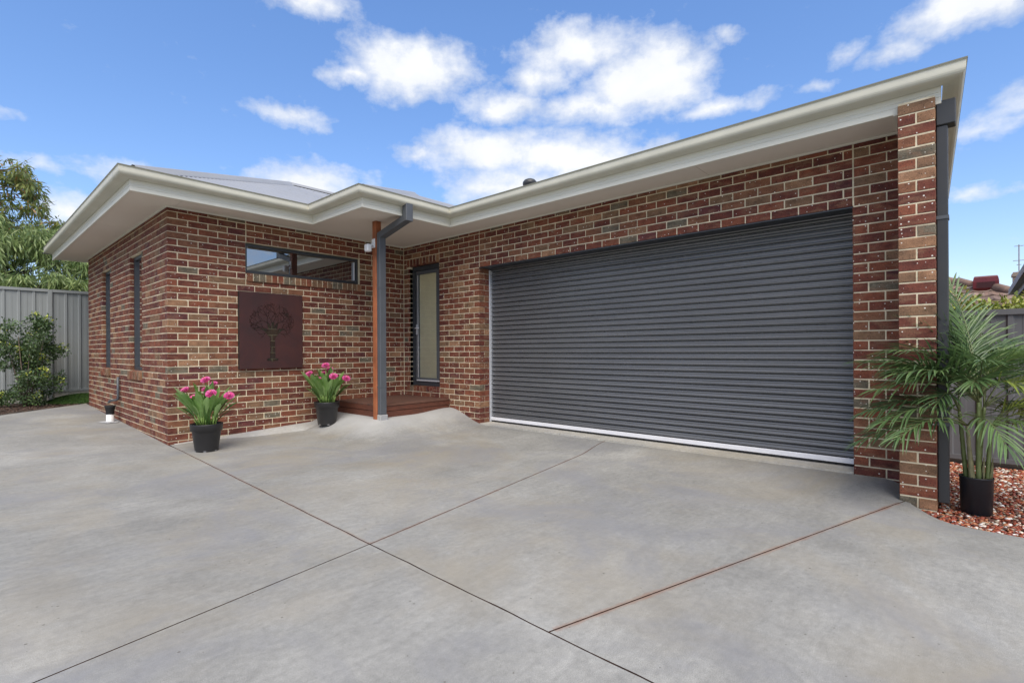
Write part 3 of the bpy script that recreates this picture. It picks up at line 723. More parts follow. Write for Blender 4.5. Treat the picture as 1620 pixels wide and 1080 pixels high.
def hip_roof(x0, x1, y0, y1, ends):
    hw = min(x1-x0, y1-y0)/2
    facet((x0, y0), (x1, y0), (0, 1), hw, True, 'E' in ends); facet((x1, y1), (x0, y1), (0, -1), hw, 'E' in ends, True)
    facet((x0, y1), (x0, y0), (1, 0), hw, True, True)
    if 'E' in ends: facet((x1, y0), (x1, y1), (-1, 0), hw, True, True)
    caps = [((x0, y0, ZR), (x0+hw, y0+hw, ZR+hw*TP)), ((x0, y1, ZR), (x0+hw, y1-hw, ZR+hw*TP))]
    if 'E' in ends: caps += [((x1, y0, ZR), (x1-hw, y0+hw, ZR+hw*TP)), ((x1, y1, ZR), (x1-hw, y1-hw, ZR+hw*TP))]
    if (x1-x0) > (y1-y0): caps.append(((x0+hw, y0+hw, ZR+hw*TP), (x1-(hw if 'E' in ends else 0), y0+hw, ZR+hw*TP)))
    else: caps.append(((x0+hw, y0+hw, ZR+hw*TP), (x0+hw, y1-hw, ZR+hw*TP)))
    for a, b in caps:
        a = Vector(a); b = Vector(b); t = (b-a).normalized(); a = a+t*(.20 if abs(a.z-ZR) < .01 else 0); sd_ = t.cross(Vector((0, 0, 1))).normalized(); upv = sd_.cross(t)
        mb = MB(); k = 0
        pr = [(-.115, -.034), (-.108, -.020), (-.035, .020), (-.022, .042), (0, .052), (.022, .042), (.035, .020), (.108, -.020), (.115, -.034)]
        for p in (a, b):
            for (o, q) in pr: mb.v.append(tuple(p+sd_*o+upv*(q+.006)))
        for i in range(len(pr)-1): mb.f.append((i, i+1, len(pr)+i+1, len(pr)+i)); mb.m.append(0)
        mb.build('ridge_cap', M_roof, roof, True)
hip_roof(-.575, 9.2, -.580, 6.48, '')
hip_roof(1.605, 9.2, -1.878, 6.48, '')
hip_roof(3.096, 9.2, -6.98, 6.48, 'E')
# roof vent
mb = MB(); vz = ZR+(4.5-3.096)*TP
mb.lathe((4.5, -2.235, vz-.05), [(.055, 0), (.055, .10), (.11, .105), (.115, .13), (.11, .155), (.085, .185), (.045, .202), (.0, .206)], 18); mb.build('roof_vent', M_pipe2, roof, True)

# --- porch post and downpipes
post = MB(); px0, px1, py0, py1 = 2.250, 2.341, -1.255, -1.165
zg = gz(2.32, -1.27); post.box(px0, px1, py0, py1, zg-.02, ZS-.001, 0, .004); post.build('porch_post', M_post, house)
zg2 = gz(2.32, -1.29)
dp = empty('downpipe'); dp.parent = house
mb = MB(); mb.box(2.262, 2.368, -1.332, -1.258, zg2+.068, 2.80, 0, .006); mb.build('pipe', M_pipe, dp)
mb = MB()   # sloping arm
def obl(mb, x0, x1, y0, z0, y1, z1, hh, sh=0):
    P = [(y0, z0-hh/2), (y1, z1-hh/2), (y1, z1+hh/2), (y0, z0+hh/2)]; k = len(mb.v)
    for x in (x0, x1):
        for (y, z) in P: mb.v.append((x+(sh if y == y1 else 0), y, z))
    mb.f += [tuple(k+i for i in f) for f in [(0, 1, 2, 3), (7, 6, 5, 4), (0, 4, 5, 1), (1, 5, 6, 2), (2, 6, 7, 3), (3, 7, 4, 0)]]; mb.m += [0]*6
obl(mb, 2.2605, 2.3695, -1.270, 2.765, -1.85, 2.925, .085, .035); mb.build('arm', M_pipe, dp)
mb = MB(); mb.box(2.294, 2.406, -1.912, -1.818, 2.880, 3.118, 0, .006); mb.build('outlet', M_pipe, dp)
mb = MB(); mb.box(2.252, 2.380, -1.344, -1.258, zg2-.03, zg2+.066, 0, .008); mb.build('pipe_shoe', M_conc2, dp)
mb = MB(); mb.box(2.259, 2.371, -1.335, -1.256, 2.02, 2.032, 0); mb.box(2.259, 2.371, -1.335, -1.256, .62, .632, 0); mb.build('bracket', M_pipe, dp)
dp2 = empty('downpipe'); dp2.parent = house
mb = MB(); mb.box(3.20, 3.30, -7.320, -7.2535, -.03, 2.80, 0, .006); mb.build('pipe', M_pipe2, dp2)
mb = MB(); mb.box(3.19, 3.31, -7.365, -7.2535, 2.802, 2.985, 0, .006); mb.build('rain_head', M_pipe2, dp2)
mb = MB(); mb.box(3.195, 3.305, -7.325, -7.2535, 2.10, 2.125); mb.box(3.195, 3.305, -7.325, -7.2535, .55, .575); mb.build('bracket', M_pipe, dp2)
# --- small relief pipe on wall B
mb = MB(); mb.tube([(-.032, 2.62, .74), (-.032, 2.62, .40), (-.036, 2.64, .375), (-.05, 2.70, .365), (-.06, 3.05, .335), (-.07, 3.10, .31), (-.07, 3.10, .29)], .019, 10); mb.build('relief_pipe', M_pipe, house, True)
sp = tag(empty('drain_stub', (-.135, 2.64, gz(-.135, 2.64))), 'white drain stub with black cap on the concrete beside the side wall', 'drain pipe')
mb = MB(); mb.lathe((0, 0, -.05), [(.052, 0), (.052, .18), (.046, .18)], 20); mb.build('pipe', M_white, sp, True)
mb = MB(); mb.lathe((0, 0, 0), [(.056, .125), (.056, .17), (.068, .23), (.076, .262), (.070, .262), (.0, .25)], 20); mb.build('cap', M_rubber, sp, True)
mb = MB()
for i in range(16):
    a = i/16*2*math.pi; mb.face([(0, 0, .014), (.13*math.cos(a)*(1+.2*math.sin(3*a)), .20*math.sin(a)*(1+.2*math.sin(5*a)), .004), (.13*math.cos(a+.393)*(1+.2*math.sin(3*(a+.393))), .20*math.sin(a+.393)*(1+.2*math.sin(5*(a+.393))), .004)])
mb.build('cement_collar', M_conc2, sp)

# ------------------------------------------------------------------ sensor light on the post
sl_ = tag(empty('security_sensor', (2.248, -1.21, 2.63)), 'small white motion sensor fixed high on the porch post', 'sensor')
mb = MB(); mb.box(-.018, 0.002, -.035, .035, -.03, .10, 0, .006); mb.build('base', M_white, sl_)
mb = MB(); mb.tube([(-.015, 0, .03), (-.05, 0, .0), (-.07, 0, -.01)], .016, 8); mb.build('arm', M_white, sl_, True)
mb = MB(); mb.box(-.135, -.06, -.045, .045, -.095, .012, 0, .014); mb.build('head', M_white, sl_)

# ------------------------------------------------------------------ timber deck
def wood_mat(name, c0, c1):
    m = bpy.data.materials.new(name); m.use_nodes = True; n = NT(m.node_tree); b = n.n['Principled BSDF']
    P = n.add('ShaderNodeNewGeometry').outputs['Position']
    g_ = n.noise(n.vmath('MULTIPLY', P, (2.0, 14, 14)), 5, 6, .65, .5); c = n.ramp(g_, [(.3, c0), (.7, c1)])
    c = n.mix(n.ramp(n.noise(P, 6, 5, .7), [(.5, 0.0), (.75, .5)]), c, (.05, .032, .025))
    n.l.new(c, b.inputs['Base Color']); b.inputs['Roughness'].default_value = .6
    bp = n.add('ShaderNodeBump', {'Strength': .4, 'Distance': .003, 'Height': g_}); n.l.new(bp.outputs[0], b.inputs['Normal']); return m
M_deck = [wood_mat('deck_board', (.085, .038, .026), (.16, .075, .05)), wood_mat('deck_board_b', (.07, .036, .028), (.13, .068, .05))]
M_skirt = wood_mat('deck_skirt', (.070, .024, .015), (.155, .050, .027))
dk = tag(empty('timber_deck', (DECK[0], DECK[3], .16)), 'low dark red timber porch deck in the corner between the brick walls', 'deck')
def dpart(name, x0, x1, a, b, z0, z1, m):
    mb = MB(); mb.box(x0-DECK[0], x1-DECK[0], a-DECK[3], b-DECK[3], z0-.16, z1-.16, 0, .003); return mb.build(name, m, dk)
nb = 13; bw = (DECK[3]-DECK[2])/nb
for i in range(nb): dpart('board', DECK[0]+.001, DECK[1]-.004, DECK[2]+i*bw+.002-.012*(i == 0), DECK[2]+(i+1)*bw-.003, ZD-.022+random.uniform(-.001, .001), ZD+random.uniform(-.0012, .0012), M_deck[i % 2])
for (z0, z1, o) in ((.262, ZD-.024, 0), (.13, .256, .006)):
    dpart('skirt_board', DECK[0]+.026, DECK[1]-.004, DECK[2]+o, DECK[2]+.025+o, z0, z1, M_skirt)
    dpart('skirt_board', DECK[0]+o, DECK[0]+.024+o, DECK[2]+o+.002, DECK[3], z0, z1, M_skirt)
dpart('frame', DECK[0]+.05, DECK[1]-.01, DECK[2]+.05, DECK[3]-.002, .10, ZD-.03, M_black)

# ------------------------------------------------------------------ wall art: steel sheet with a tree cut out of it
AX0, AX1, AZ0, AZ1 = .846, 1.752, .895, 1.974
cs = .0032; nx_, nz_ = int((AX1-AX0)/cs), int((AZ1-AZ0)/cs)
hole = np.zeros((nz_, nx_), bool)
gx = (np.arange(nx_)+.5)*cs; gz_ = (np.arange(nz_)+.5)*cs; XX, ZZ = np.meshgrid(gx, gz_)
def capsule(p, q, r0, r1):
    p = np.array(p); q = np.array(q); d = q-p; L = d@d+1e-9
    m = r0+.01; lo = np.minimum(p, q)-m; hi = np.maximum(p, q)+m
    i0, i1 = max(0, int(lo[1]/cs)), min(nz_, int(hi[1]/cs)+2); k0, k1 = max(0, int(lo[0]/cs)), min(nx_, int(hi[0]/cs)+2)
    if i0 >= i1 or k0 >= k1: return
    x = XX[i0:i1, k0:k1]-p[0]; z = ZZ[i0:i1, k0:k1]-p[1]; t = np.clip((x*d[0]+z*d[1])/L, 0, 1)
    dist = np.hypot(x-t*d[0], z-t*d[1]); hole[i0:i1, k0:k1] |= dist < (r0+(r1-r0)*t)
cxm = (AX1-AX0)*.505
capsule((cxm-.06, .125), (cxm+.06, .125), .020, .020)
capsule((cxm, .13), (cxm, .44), .038, .034); capsule((cxm, .42), (cxm, .50), .034, .06)
for sx in (-1, 1):
    capsule((cxm, .44), (cxm+sx*.10, .55), .036, .022); capsule((cxm+sx*.02, .49), (cxm+sx*.06, .63), .032, .016); capsule((cxm, .48), (cxm+sx*.15, .565), .022, .011)
capsule((cxm, .47), (cxm+.005, .65), .05, .016)
cen = np.array([cxm, .665])
def grow(p, a, L, r, dep):
    q = (p[0]+L*math.cos(a), p[1]+L*math.sin(a)); e = np.array(q)-cen
    if np.hypot(e[0]/.325, e[1]/.285) > 1.0 or q[1] < .41: return
    capsule(p, q, r, r*.8)
    if dep == 0: return
    if random.random() < .60:
        grow(q, a+random.uniform(.25, .75), L*random.uniform(.85, 1.0), max(.0019, r*.78), dep-1); grow(q, a-random.uniform(.25, .75), L*random.uniform(.85, 1.0), max(.0019, r*.78), dep-1)
    else: grow(q, a+random.choice((-1, 1))*random.uniform(.2, .5), L, max(.0019, r*.9), dep-1)
rs = random.getstate(); random.seed(21)
for sx in (-1, 1):
    for (p, a) in (((.10, .56), .60), ((.06, .63), .75), ((.06, .63), 1.2), ((.14, .565), -.35), ((.14, .565), .20), ((.015, .64), 1.45), ((.07, .54), -.75)):
        grow((cxm+sx*p[0], p[1]), a if sx > 0 else math.pi-a, .050, .0042, 7)
random.setstate(rs)
art = MB(); ya, yb = -.050, -.046
for i in range(nz_):
    k = 0
    while k < nx_:
        if hole[i, k]: k += 1; continue
        e = k
        while e < nx_ and not hole[i, e]: e += 1
        x0, x1, z0, z1 = AX0+k*cs, AX0+e*cs, AZ0+i*cs, AZ0+(i+1)*cs
        art.face([(x0, ya, z0), (x1, ya, z0), (x1, ya, z1), (x0, ya, z1)]); art.face([(x0, yb, z0), (x0, yb, z1), (x1, yb, z1), (x1, yb, z0)])
        art.face([(x0, ya, z0), (x0, ya, z1), (x0, yb, z1), (x0, yb, z0)]); art.face([(x1, ya, z0), (x1, yb, z0), (x1, yb, z1), (x1, ya, z1)])
        k = e
    if i == 0: art.face([(AX0, ya, AZ0), (AX0, yb, AZ0), (AX1, yb, AZ0), (AX1, ya, AZ0)])
dz = np.diff(hole.astype(int), axis=0)
for i, k in zip(*np.nonzero(dz)): x0, x1, z = AX0+k*cs, AX0+(k+1)*cs, AZ0+(i+1)*cs; art.face([(x0, ya, z), (x1, ya, z), (x1, yb, z), (x0, yb, z)])
at = tag(empty('wall_art', (0, 0, 0)), 'square maroon metal wall panel with a tree cut out, hung on the brick', 'wall art')
art.build('panel', M_art, at)
msh = bpy.data.materials.new('cutout_shade'); msh.use_nodes = True; nn_ = NT(msh.node_tree); nn_.n.remove(nn_.n['Principled BSDF'])  # see-through dark sheet, added to put shade into the cut-outs
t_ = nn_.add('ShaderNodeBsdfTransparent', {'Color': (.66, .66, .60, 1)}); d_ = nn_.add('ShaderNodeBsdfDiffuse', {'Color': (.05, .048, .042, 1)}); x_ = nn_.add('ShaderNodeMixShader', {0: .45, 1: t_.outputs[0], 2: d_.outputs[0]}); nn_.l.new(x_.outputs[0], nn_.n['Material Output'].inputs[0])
mb = MB(); mb.face([(AX0+.014, -.0445, AZ0+.014), (AX1-.014, -.0445, AZ0+.014), (AX1-.014, -.0445, AZ1-.014), (AX0+.014, -.0445, AZ1-.014)]); mb.build('shade_sheet', msh, at)
mb = MB()
mb.box(AX0, AX0+.012, yb+.0005, -.002, AZ0, AZ1); mb.box(AX1-.012, AX1, yb+.0005, -.002, AZ0, AZ1); mb.box(AX0+.012, AX1-.012, yb+.0005, -.002, AZ1-.012, AZ1); mb.box(AX0+.012, AX1-.012, yb+.0005, -.002, AZ0, AZ0+.012)
mb.build('return_edge', mat('panel_edge', (.018, .017, .015), .7), at)

# ------------------------------------------------------------------ plants
def leaf_strip(mb, base, tip, width, upv, sag=.0, fold=.25, n=4, m=0, shape=(.0, .8, 1.0, .62, .0)):
    """a folded leaf blade from base to tip; shape gives the width along it"""
    base = Vector(base); tip = Vector(tip); ax = (tip-base); L = ax.length; t = ax.normalized()
    sd_ = t.cross(Vector(upv)).normalized(); nn = sd_.cross(t).normalized(); b = len(mb.v); k = len(shape)
    for i, wv in enumerate(shape):
        f = i/(k-1); c = base+ax*f-Vector((0, 0, 1))*sag*L*(f*f-f)*-1*-1 if False else base+ax*f+Vector((0, 0, 1))*(sag*L*4*f*(1-f)*.5)
        hwid = max(wv, .03)*width*.5
        mb.v += [tuple(c-sd_*hwid+nn*hwid*fold), tuple(c-nn*hwid*fold*.3), tuple(c+sd_*hwid+nn*hwid*fold)]
    for i in range(k-1):
        q = b+i*3; mb.f += [(q, q+1, q+4, q+3), (q+1, q+2, q+5, q+4)]; mb.m += [m, m]
M_leafs = [mat('flower_leaf_%d' % i, c, .42, var=.22, vscale=18, trans=.22) for i, c in enumerate([(.13, .24, .055), (.19, .33, .09), (.08, .17, .04), (.28, .43, .15)])]
M_stem = mat('flower_stem', (.19, .30, .07), .5, var=.2, vscale=20)
M_pink = [mat('pink_petal_%d' % i, c, .55, var=.15, vscale=60, trans=.2) for i, c in enumerate([(.56, .085, .29), (.68, .20, .42), (.60, .055, .23)])]
M_pot = mat('black_pot', (.018, .018, .020), .42, var=.15, vscale=9)
M_potmix = mat('potting_mix', (.03, .022, .016), .95, var=.5, vscale=60, bump=1, bscale=90)
M_yel = mat('flower_eye', (.55, .26, .03), .7)
def flower_pot(loc, rz, scale, label, seed):
    rs = random.getstate(); random.seed(seed)
    root = tag(empty('flower_pot', loc, rz), label, 'flower pot', 'flowering pots in front of the brick wall'); root.scale = (scale,)*3
    mb = MB(); mb.lathe((0, 0, 0), [(.0, .012), (.120, .012), (.124, .0), (.135, .0), (.138, .012), (.170, .262), (.174, .266), (.189, .272), (.196, .352), (.196, .362), (.186, .362), (.180, .33), (.0, .325)], 40, ms=[0]*11+[1]); pot = mb.build('pot', [M_pot, M_potmix], root)
    for k, p in enumerate(pot.data.polygons): p.use_smooth = True
    mb = MB()
    for a in (-2.2, -1.2, -.2, .9): c, s = math.cos(a), math.sin(a); mb.face([(c*.139-s*.016, s*.139+c*.016, .004), (c*.139+s*.016, s*.139-c*.016, .004), (c*.140+s*.016, s*.140-c*.016, .016), (c*.140-s*.016, s*.140+c*.016, .016)])
    mb.build('drain_slots', mat('slot_grey', (.25, .25, .26), .7), pot)
    # flowers: heads where the photograph has them (right-hand coordinates seen from the front)
    heads = [(-.26, -.04, .80, 1.0), (-.02, .02, .93, 1.05), (.13, -.12, .76, 1.15), (-.10, -.10, .70, 1.1), (.30, 0, .72, 1.1), (.02, .14, .87, .85), (-.08, .12, .80, .8)]
    for (x, y, z, s_) in heads:
        mb = MB(); b0 = Vector((x*.22, y*.3, .32)); e0 = Vector((x, y, z)); mid = b0.lerp(e0, .5)+Vector((-x*.10, 0, .03)); mb.tube([b0, mid, e0], [.006, .005, .0045], 6); st = mb.build('stem', M_stem, root, True)
        tl = Vector((x*.9, y*.6-.55, .75)).normalized(); q = tl.to_track_quat('Z', 'Y'); mb = MB(); rad = .058*s_
        for layer, (cnt, el_, rr) in enumerate(((18, .10, 1.0), (18, .38, .96), (15, .68, .86), (11, 1.0, .70), (6, 1.28, .5))):
            for i in range(cnt):
                a = 2*math.pi*(i+.5*(layer % 2)+random.uniform(-.2, .2))/cnt; e = el_+random.uniform(-.08, .08)
                d0 = Vector((math.cos(a)*math.cos(e), math.sin(a)*math.cos(e), math.sin(e)*.75)); t_ = Vector((-math.sin(a), math.cos(a), 0))
                p0 = d0*rad*.30*rr; p1 = d0*rad*rr*1.05; wd = rad*.20*(1.1-.08*layer)
                pts = [p0-t_*wd*.4, p0+t_*wd*.4, p0.lerp(p1, .7)+t_*wd, p1+t_*wd*.45+Vector((0, 0, rad*.06)), p1-t_*wd*.45+Vector((0, 0, rad*.06)), p0.lerp(p1, .7)-t_*wd]
                mb.face([tuple(e0+q@v) for v in pts], random.choice([0, 0, 1, 2]))
        fl = mb.build('flower', M_pink, root)
        mb = MB()
        for i in range(9):
            a = i*2.4; rr = rad*.05*math.sqrt(i); c = Vector((rr*math.cos(a), rr*math.sin(a), rad*.78)); u = rad*.05
            mb.face([tuple(e0+q@(c+Vector(v))) for v in ((-u, 0, 0), (0, -u, .3*u), (u, 0, 0), (0, u, .3*u))])
        mb.build('flower_eye', M_yel, fl)
    specs = []
    for i in range(82):
        a = random.uniform(0, 2*math.pi); out = random.uniform(.12, .44) if i > 20 else random.uniform(.03, .18)
        specs.append((a, out, random.uniform(.24, .54)*(1.0 if out > .15 else 1.12), random.uniform(.060, .105)))
    for (a, out, hh, wd) in specs:
        c, s = math.cos(a), math.sin(a); b0 = Vector((c*random.uniform(.02, .12), s*random.uniform(.02, .12), .325)); e0 = Vector((c*out, s*out, .33+hh))
        b1 = b0.lerp(e0, .30)+Vector((-c*.012, -s*.012, .015)); mb = MB(); mb.tube([b0, b1], [.006, .005], 5)
        mb.m = [1]*len(mb.f)
        leaf_strip(mb, b1, e0+Vector((c*.02, s*.02, -.01)), wd, (-c*.35+random.uniform(-.4, .4), -s*.35+random.uniform(-.4, .4), .9), .10, .28, shape=(.14, .36, .74, 1.0, .88, .10))
        mb.build('leaf', [random.choice(M_leafs), M_stem], root, True)
    for i in range(16):   # thin grassy blades
        a = random.uniform(0, 2*math.pi); c, s = math.cos(a), math.sin(a); out = random.uniform(.16, .40); mb = MB()
        leaf_strip(mb, (c*.07, s*.07, .33), (c*out, s*out, .33+random.uniform(.12, .45)), .022, (-c, -s, .6), .14, .3, shape=(.5, 1, .9, .6, .05)); mb.build('leaf', M_leafs[2], root, True)
    random.setstate(rs); return root
flower_pot((.207, -.763, gz(.207, -.763)+.001), R(-47), .90, 'black pot of pink flowers at the corner of the house', 5)
flower_pot((1.92, -.46, gz(1.92, -.46)+.004), R(-41), .93, 'black pot of pink flowers beside the timber deck', 5)

# --- potted palm
M_frond = [mat('palm_leaf_%d' % i, c, .42, var=.2, vscale=8, trans=.15) for i, c in enumerate([(.078, .140, .048), (.105, .175, .060), (.058, .108, .042), (.14, .21, .058), (.23, .29, .06)])]
M_rach = mat('palm_rib', (.13, .15, .06), .5, var=.2, vscale=9)
M_cane = mat('palm_cane', (.13, .165, .055), .45, var=.35, vscale=10)
M_sheath = mat('palm_sheath', (.20, .19, .10), .7, var=.3, vscale=14)
M_moss = mat('palm_moss', (.085, .075, .030), .95, var=.5, vscale=50, bump=1, bscale=70)
PZ = -.092
palm = tag(empty('potted_palm', (3.305, -7.466, PZ)), 'feathery green palm in a black pot on the red pebbles', 'potted palm')
rs = random.getstate(); random.seed(33)
mb = MB(); mb.lathe((0, 0, 0), [(.0, .004), (.082, .004), (.088, .010), (.095, .262), (.098, .268), (.098, .276), (.092, .276), (.088, .245), (.0, .245)], 40); o = mb.build('pot', mat('palm_pot', (.012, .013, .017), .4, var=.1, vscale=5), palm, True)
mb = MB()
for i in range(900):
    a = random.uniform(0, 6.283); r0 = .088*math.sqrt(random.random()); c = Vector((r0*math.cos(a), r0*math.sin(a), .25+random.uniform(0, .02))); u = Vector((random.uniform(-1, 1), random.uniform(-1, 1), random.uniform(0, 1))).normalized()*.010; v = u.cross(Vector((random.random(), random.random(), random.random()))).normalized()*.004
    mb.face([tuple(c-u), tuple(c+v), tuple(c+u), tuple(c-v)])
tag(mb.build('moss', M_moss, palm), kind='stuff')
# view axes at the palm: right of the picture and towards the viewer
VR = Vector((rt.x, rt.y, 0)); VF = Vector((-fw.x, -fw.y, 0))
canes = [(-.052, .02, .56, -.03), (-.02, .04, .80, .0), (.018, .0, .84, .012), (.052, .03, .54, .03), (.04, -.03, .74, .05), (-.045, -.03, .70, -.05)]
tops = []
for (cx_, cy_, hh, ln) in canes:
    b0 = VR*cx_+VF*cy_+Vector((0, 0, .24)); e0 = VR*(cx_+ln)+VF*cy_+Vector((0, 0, .25+hh*.72)); mb = MB(); kk = 9; pts = []; rd = []
    for i in range(kk*2):
        f = i/(kk*2-1); pts.append(b0.lerp(e0, f)); rd.append((.0155-.005*f)*(1.12 if i % 2 == 0 else .98))
    mb.tube(pts, rd, 9); mb.build('cane', M_cane if cx_ > -.05 else M_sheath, palm, True); tops.append(e0)
for i in range(12):
    a = random.uniform(0, 6.28); b0 = VR*random.uniform(-.06, .065)+VF*random.uniform(0, .05)+Vector((0, 0, .24)); mb = MB()
    leaf_strip(mb, b0, b0+Vector((math.cos(a)*.03, math.sin(a)*.03, random.uniform(.12, .32))), .03, (math.cos(a), math.sin(a), .2), .0, .4, shape=(.9, 1, .8, .4, .05)); mb.build('sheath', M_sheath, palm)
NL = [0]; lmes = {}
def frond(base, az_, length, rise, droop, wleaf, mi, ncount=17, single=True):
    """arching feather frond; az_ measured in the picture plane: 0 = right, pi/2 = away"""
    length *= 1.08
    dh = VR*math.cos(az_)-VF*math.sin(az_); pts = []; kk = 12
    for i in range(kk+1):
        f = i/kk; pts.append(base+dh*(length*(f*math.cos(rise)+.12*f*f))+Vector((0, 0, length*(f*math.sin(rise)-droop*f*f))))
    mb = MB(); mb.tube(pts, [.0062*(1-.75*i/kk) for i in range(kk+1)], 5); fr = mb.build('frond', M_rach, palm, True)
    lv = MB(); items = []
    for i in range(ncount):
        f = .24+.76*(i+.5)/ncount; x = f*kk; k = min(kk-1, int(x)); p = pts[k].lerp(pts[k+1], x-k); t = (pts[k+1]-pts[k]).normalized()
        side = t.cross(Vector((0, 0, 1))).normalized(); upn = side.cross(t).normalized()
        ll = wleaf*1.12*(.55+.75*math.sin(math.pi*min(1, .18+f*.78)))
        for s_ in (-1, 1):
            an = R(58-36*f+random.uniform(-6, 6)); d_ = (t*math.cos(an)+side*s_*math.sin(an)+upn*random.uniform(.05, .30)).normalized()
            e = p+d_*ll-Vector((0, 0, ll*random.uniform(.10, .50))); items.append((p, e, upn))
    t = (pts[-1]-pts[-2]).normalized(); items.append((pts[-1], pts[-1]+t*wleaf*.8, Vector((0, 0, 1))))
    for (p, e, upn) in items:
        wv = .0150*random.uniform(.75, 1.15)
        if single and NL[0] < 300:
            q = MB(); leaf_strip(q, p, e, wv, upn, .16, .35, shape=(.35, .9, 1.0, .7, .03)); q.build('leaflet', M_frond[mi] if random.random() < .75 else M_frond[(mi+1) % 3], fr); NL[0] += 1
        else: leaf_strip(lv, p, e, wv, upn, .16, .35, m=mi if random.random() < .75 else (mi+1) % 3, shape=(.35, .9, 1.0, .7, .03))
    if lv.f: tag(lv.build('leaflets', M_frond, fr), kind='stuff')
T0, T1, T2, T3, T4, T5 = tops
PI = math.pi
spec = [  # base, direction in plan (0 right, pi/2 away, -pi/2 towards viewer), length, rise, droop, leaflet, colour
    (T1, PI*1.02, .74, 1.00, .62, .22, 1), (T1, PI*.97, .72, .70, .52, .23, 1), (T0, PI*1.05, .70, .72, .60, .22, 0), (T5, PI*.93, .70, 1.22, .55, .22, 2),
    (T2, PI*1.28, .60, 1.20, .50, .22, 1), (T2, -.48*PI, .52, 1.0, .78, .19, 4), (T3, -.30*PI, .56, .95, .82, .20, 4), (T4, -.10*PI, .70, .95, .50, .22, 3), (T0, PI*1.12, .66, .45, .50, .21, 0),
    (T4, .02*PI, .80, .60, .55, .23, 0), (T3, -.02*PI, .62, .35, .50, .21, 1), (T2, .15*PI, .80, 1.12, .42, .23, 0), (T1, .50*PI, .74, 1.30, .33, .22, 0),
    (T2, .72*PI, .80, 1.40, .28, .22, 1), (T2, .35*PI, .78, 1.22, .38, .22, 2), (T5, PI*1.15, .54, 1.0, .70, .19, 2), (T0, PI*.82, .62, .85, .56, .20, 2), (T4, .25*PI, .74, .9, .46, .21, 2),
    (T1, -.75*PI, .52, 1.1, .62, .19, 0), (T2, -.15*PI, .66, 1.25, .5, .21, 1), (T1, .9*PI, .62, 1.32, .46, .21, 2), (T3, -.18*PI, .54, 1.15, .7, .18, 4), (T2, .56*PI, .70, 1.47, .18, .20, 0),
    (T1, PI*.92, .78, .95, .50, .22, 0), (T5, PI*1.0, .62, .50, .48, .20, 2), (T4, .10*PI, .66, .25, .42, .20, 1), (T2, PI*.85, .74, 1.15, .45, .22, 1), (T2, .05*PI, .70, 1.30, .52, .21, 3), (T5, .3*PI, .72, 1.35, .35, .21, 2), (T3, .12*PI, .7, .7, .5, .21, 3),
    (T4, -.05*PI, .80, 1.15, .48, .23, 1), (T2, .08*PI, .86, .95, .42, .24, 0), (T4, .18*PI, .84, .72, .40, .23, 3), (T3, -.12*PI, .66, .62, .62, .22, 1), (T2, .62*PI, .92, 1.36, .22, .24, 0), (T1, .80*PI, .86, 1.28, .32, .24, 1),
    (T0, -.60*PI, .50, .80, .85, .20, 1), (T3, -.45*PI, .50, .75, .85, .20, 3), (T0, PI*.98, .62, .30, .46, .21, 2), (T1, PI*1.08, .80, .85, .50, .23, 1), (T2, .42*PI, .88, 1.32, .26, .23, 1), (T3, .0, .70, .9, .66, .22, 4),
    (T1, PI*.95, .92, 1.10, .52, .24, 1), (T5, PI*1.02, .86, 1.18, .60, .24, 0), (T1, PI*1.0, .90, .78, .40, .24, 2), (T2, .45*PI, .96, 1.44, .16, .24, 1), (T2, .80*PI, .94, 1.34, .26, .24, 2), (T4, .30*PI, .94, 1.25, .30, .24, 1), (T2, -.35*PI, .6, 1.3, .5, .21, 3)]
for k, (b, a, L, ri, dr_, wl, mi) in enumerate(spec): frond(b, a+random.uniform(-.08, .08), L, ri, dr_, wl, mi, single=k < 9)
random.setstate(rs)

# --- foliage cloud helper: many small leaves in one mesh
def leaves(name, mats, centres, radii, count, size, parent, droop=.5, seed=1, aspect=.28, weights=None, flat=1.0, lightfrac=None):
    g_ = np.random.default_rng(seed); n = count
    ci = g_.integers(0, len(centres), n); C = np.array(centres)[ci]; Rr = np.array(radii)[ci]
    d = g_.normal(size=(n, 3)); d /= np.linalg.norm(d, axis=1)[:, None]; rr = g_.random(n)**.45
    pos = C+d*(Rr*rr)[:, None]*np.array([1, 1, flat])
    ax = g_.normal(size=(n, 3))*(1-droop)+np.array([0, 0, -1])*droop*1.6+d*.5; ax /= np.linalg.norm(ax, axis=1)[:, None]
    sd_ = np.cross(ax, g_.normal(size=(n, 3))); sd_ /= np.linalg.norm(sd_, axis=1)[:, None]
    L = size*g_.uniform(.6, 1.35, n)[:, None]; W = L*aspect*.5
    nn = np.cross(sd_, ax)
    p0 = pos; p1 = pos+ax*L*.45+sd_*W+nn*W*.25; p2 = pos+ax*L; p3 = pos+ax*L*.45-sd_*W+nn*W*.25
    V = np.stack([p0, p1, p2, p3], 1).reshape(-1, 3)
    me = bpy.data.meshes.new(name); me.vertices.add(n*4); me.vertices.foreach_set('co', V.ravel())
    me.loops.add(n*4); me.loops.foreach_set('vertex_index', np.arange(n*4)); me.polygons.add(n)
    me.polygons.foreach_set('loop_start', np.arange(0, n*4, 4)); me.polygons.foreach_set('loop_total', np.full(n, 4))
    for x in mats: me.materials.append(x)
    me.polygons.foreach_set('material_index', g_.choice(len(mats), n, p=weights)); me.update(calc_edges=True); me.validate()
    return link(name, me, parent)

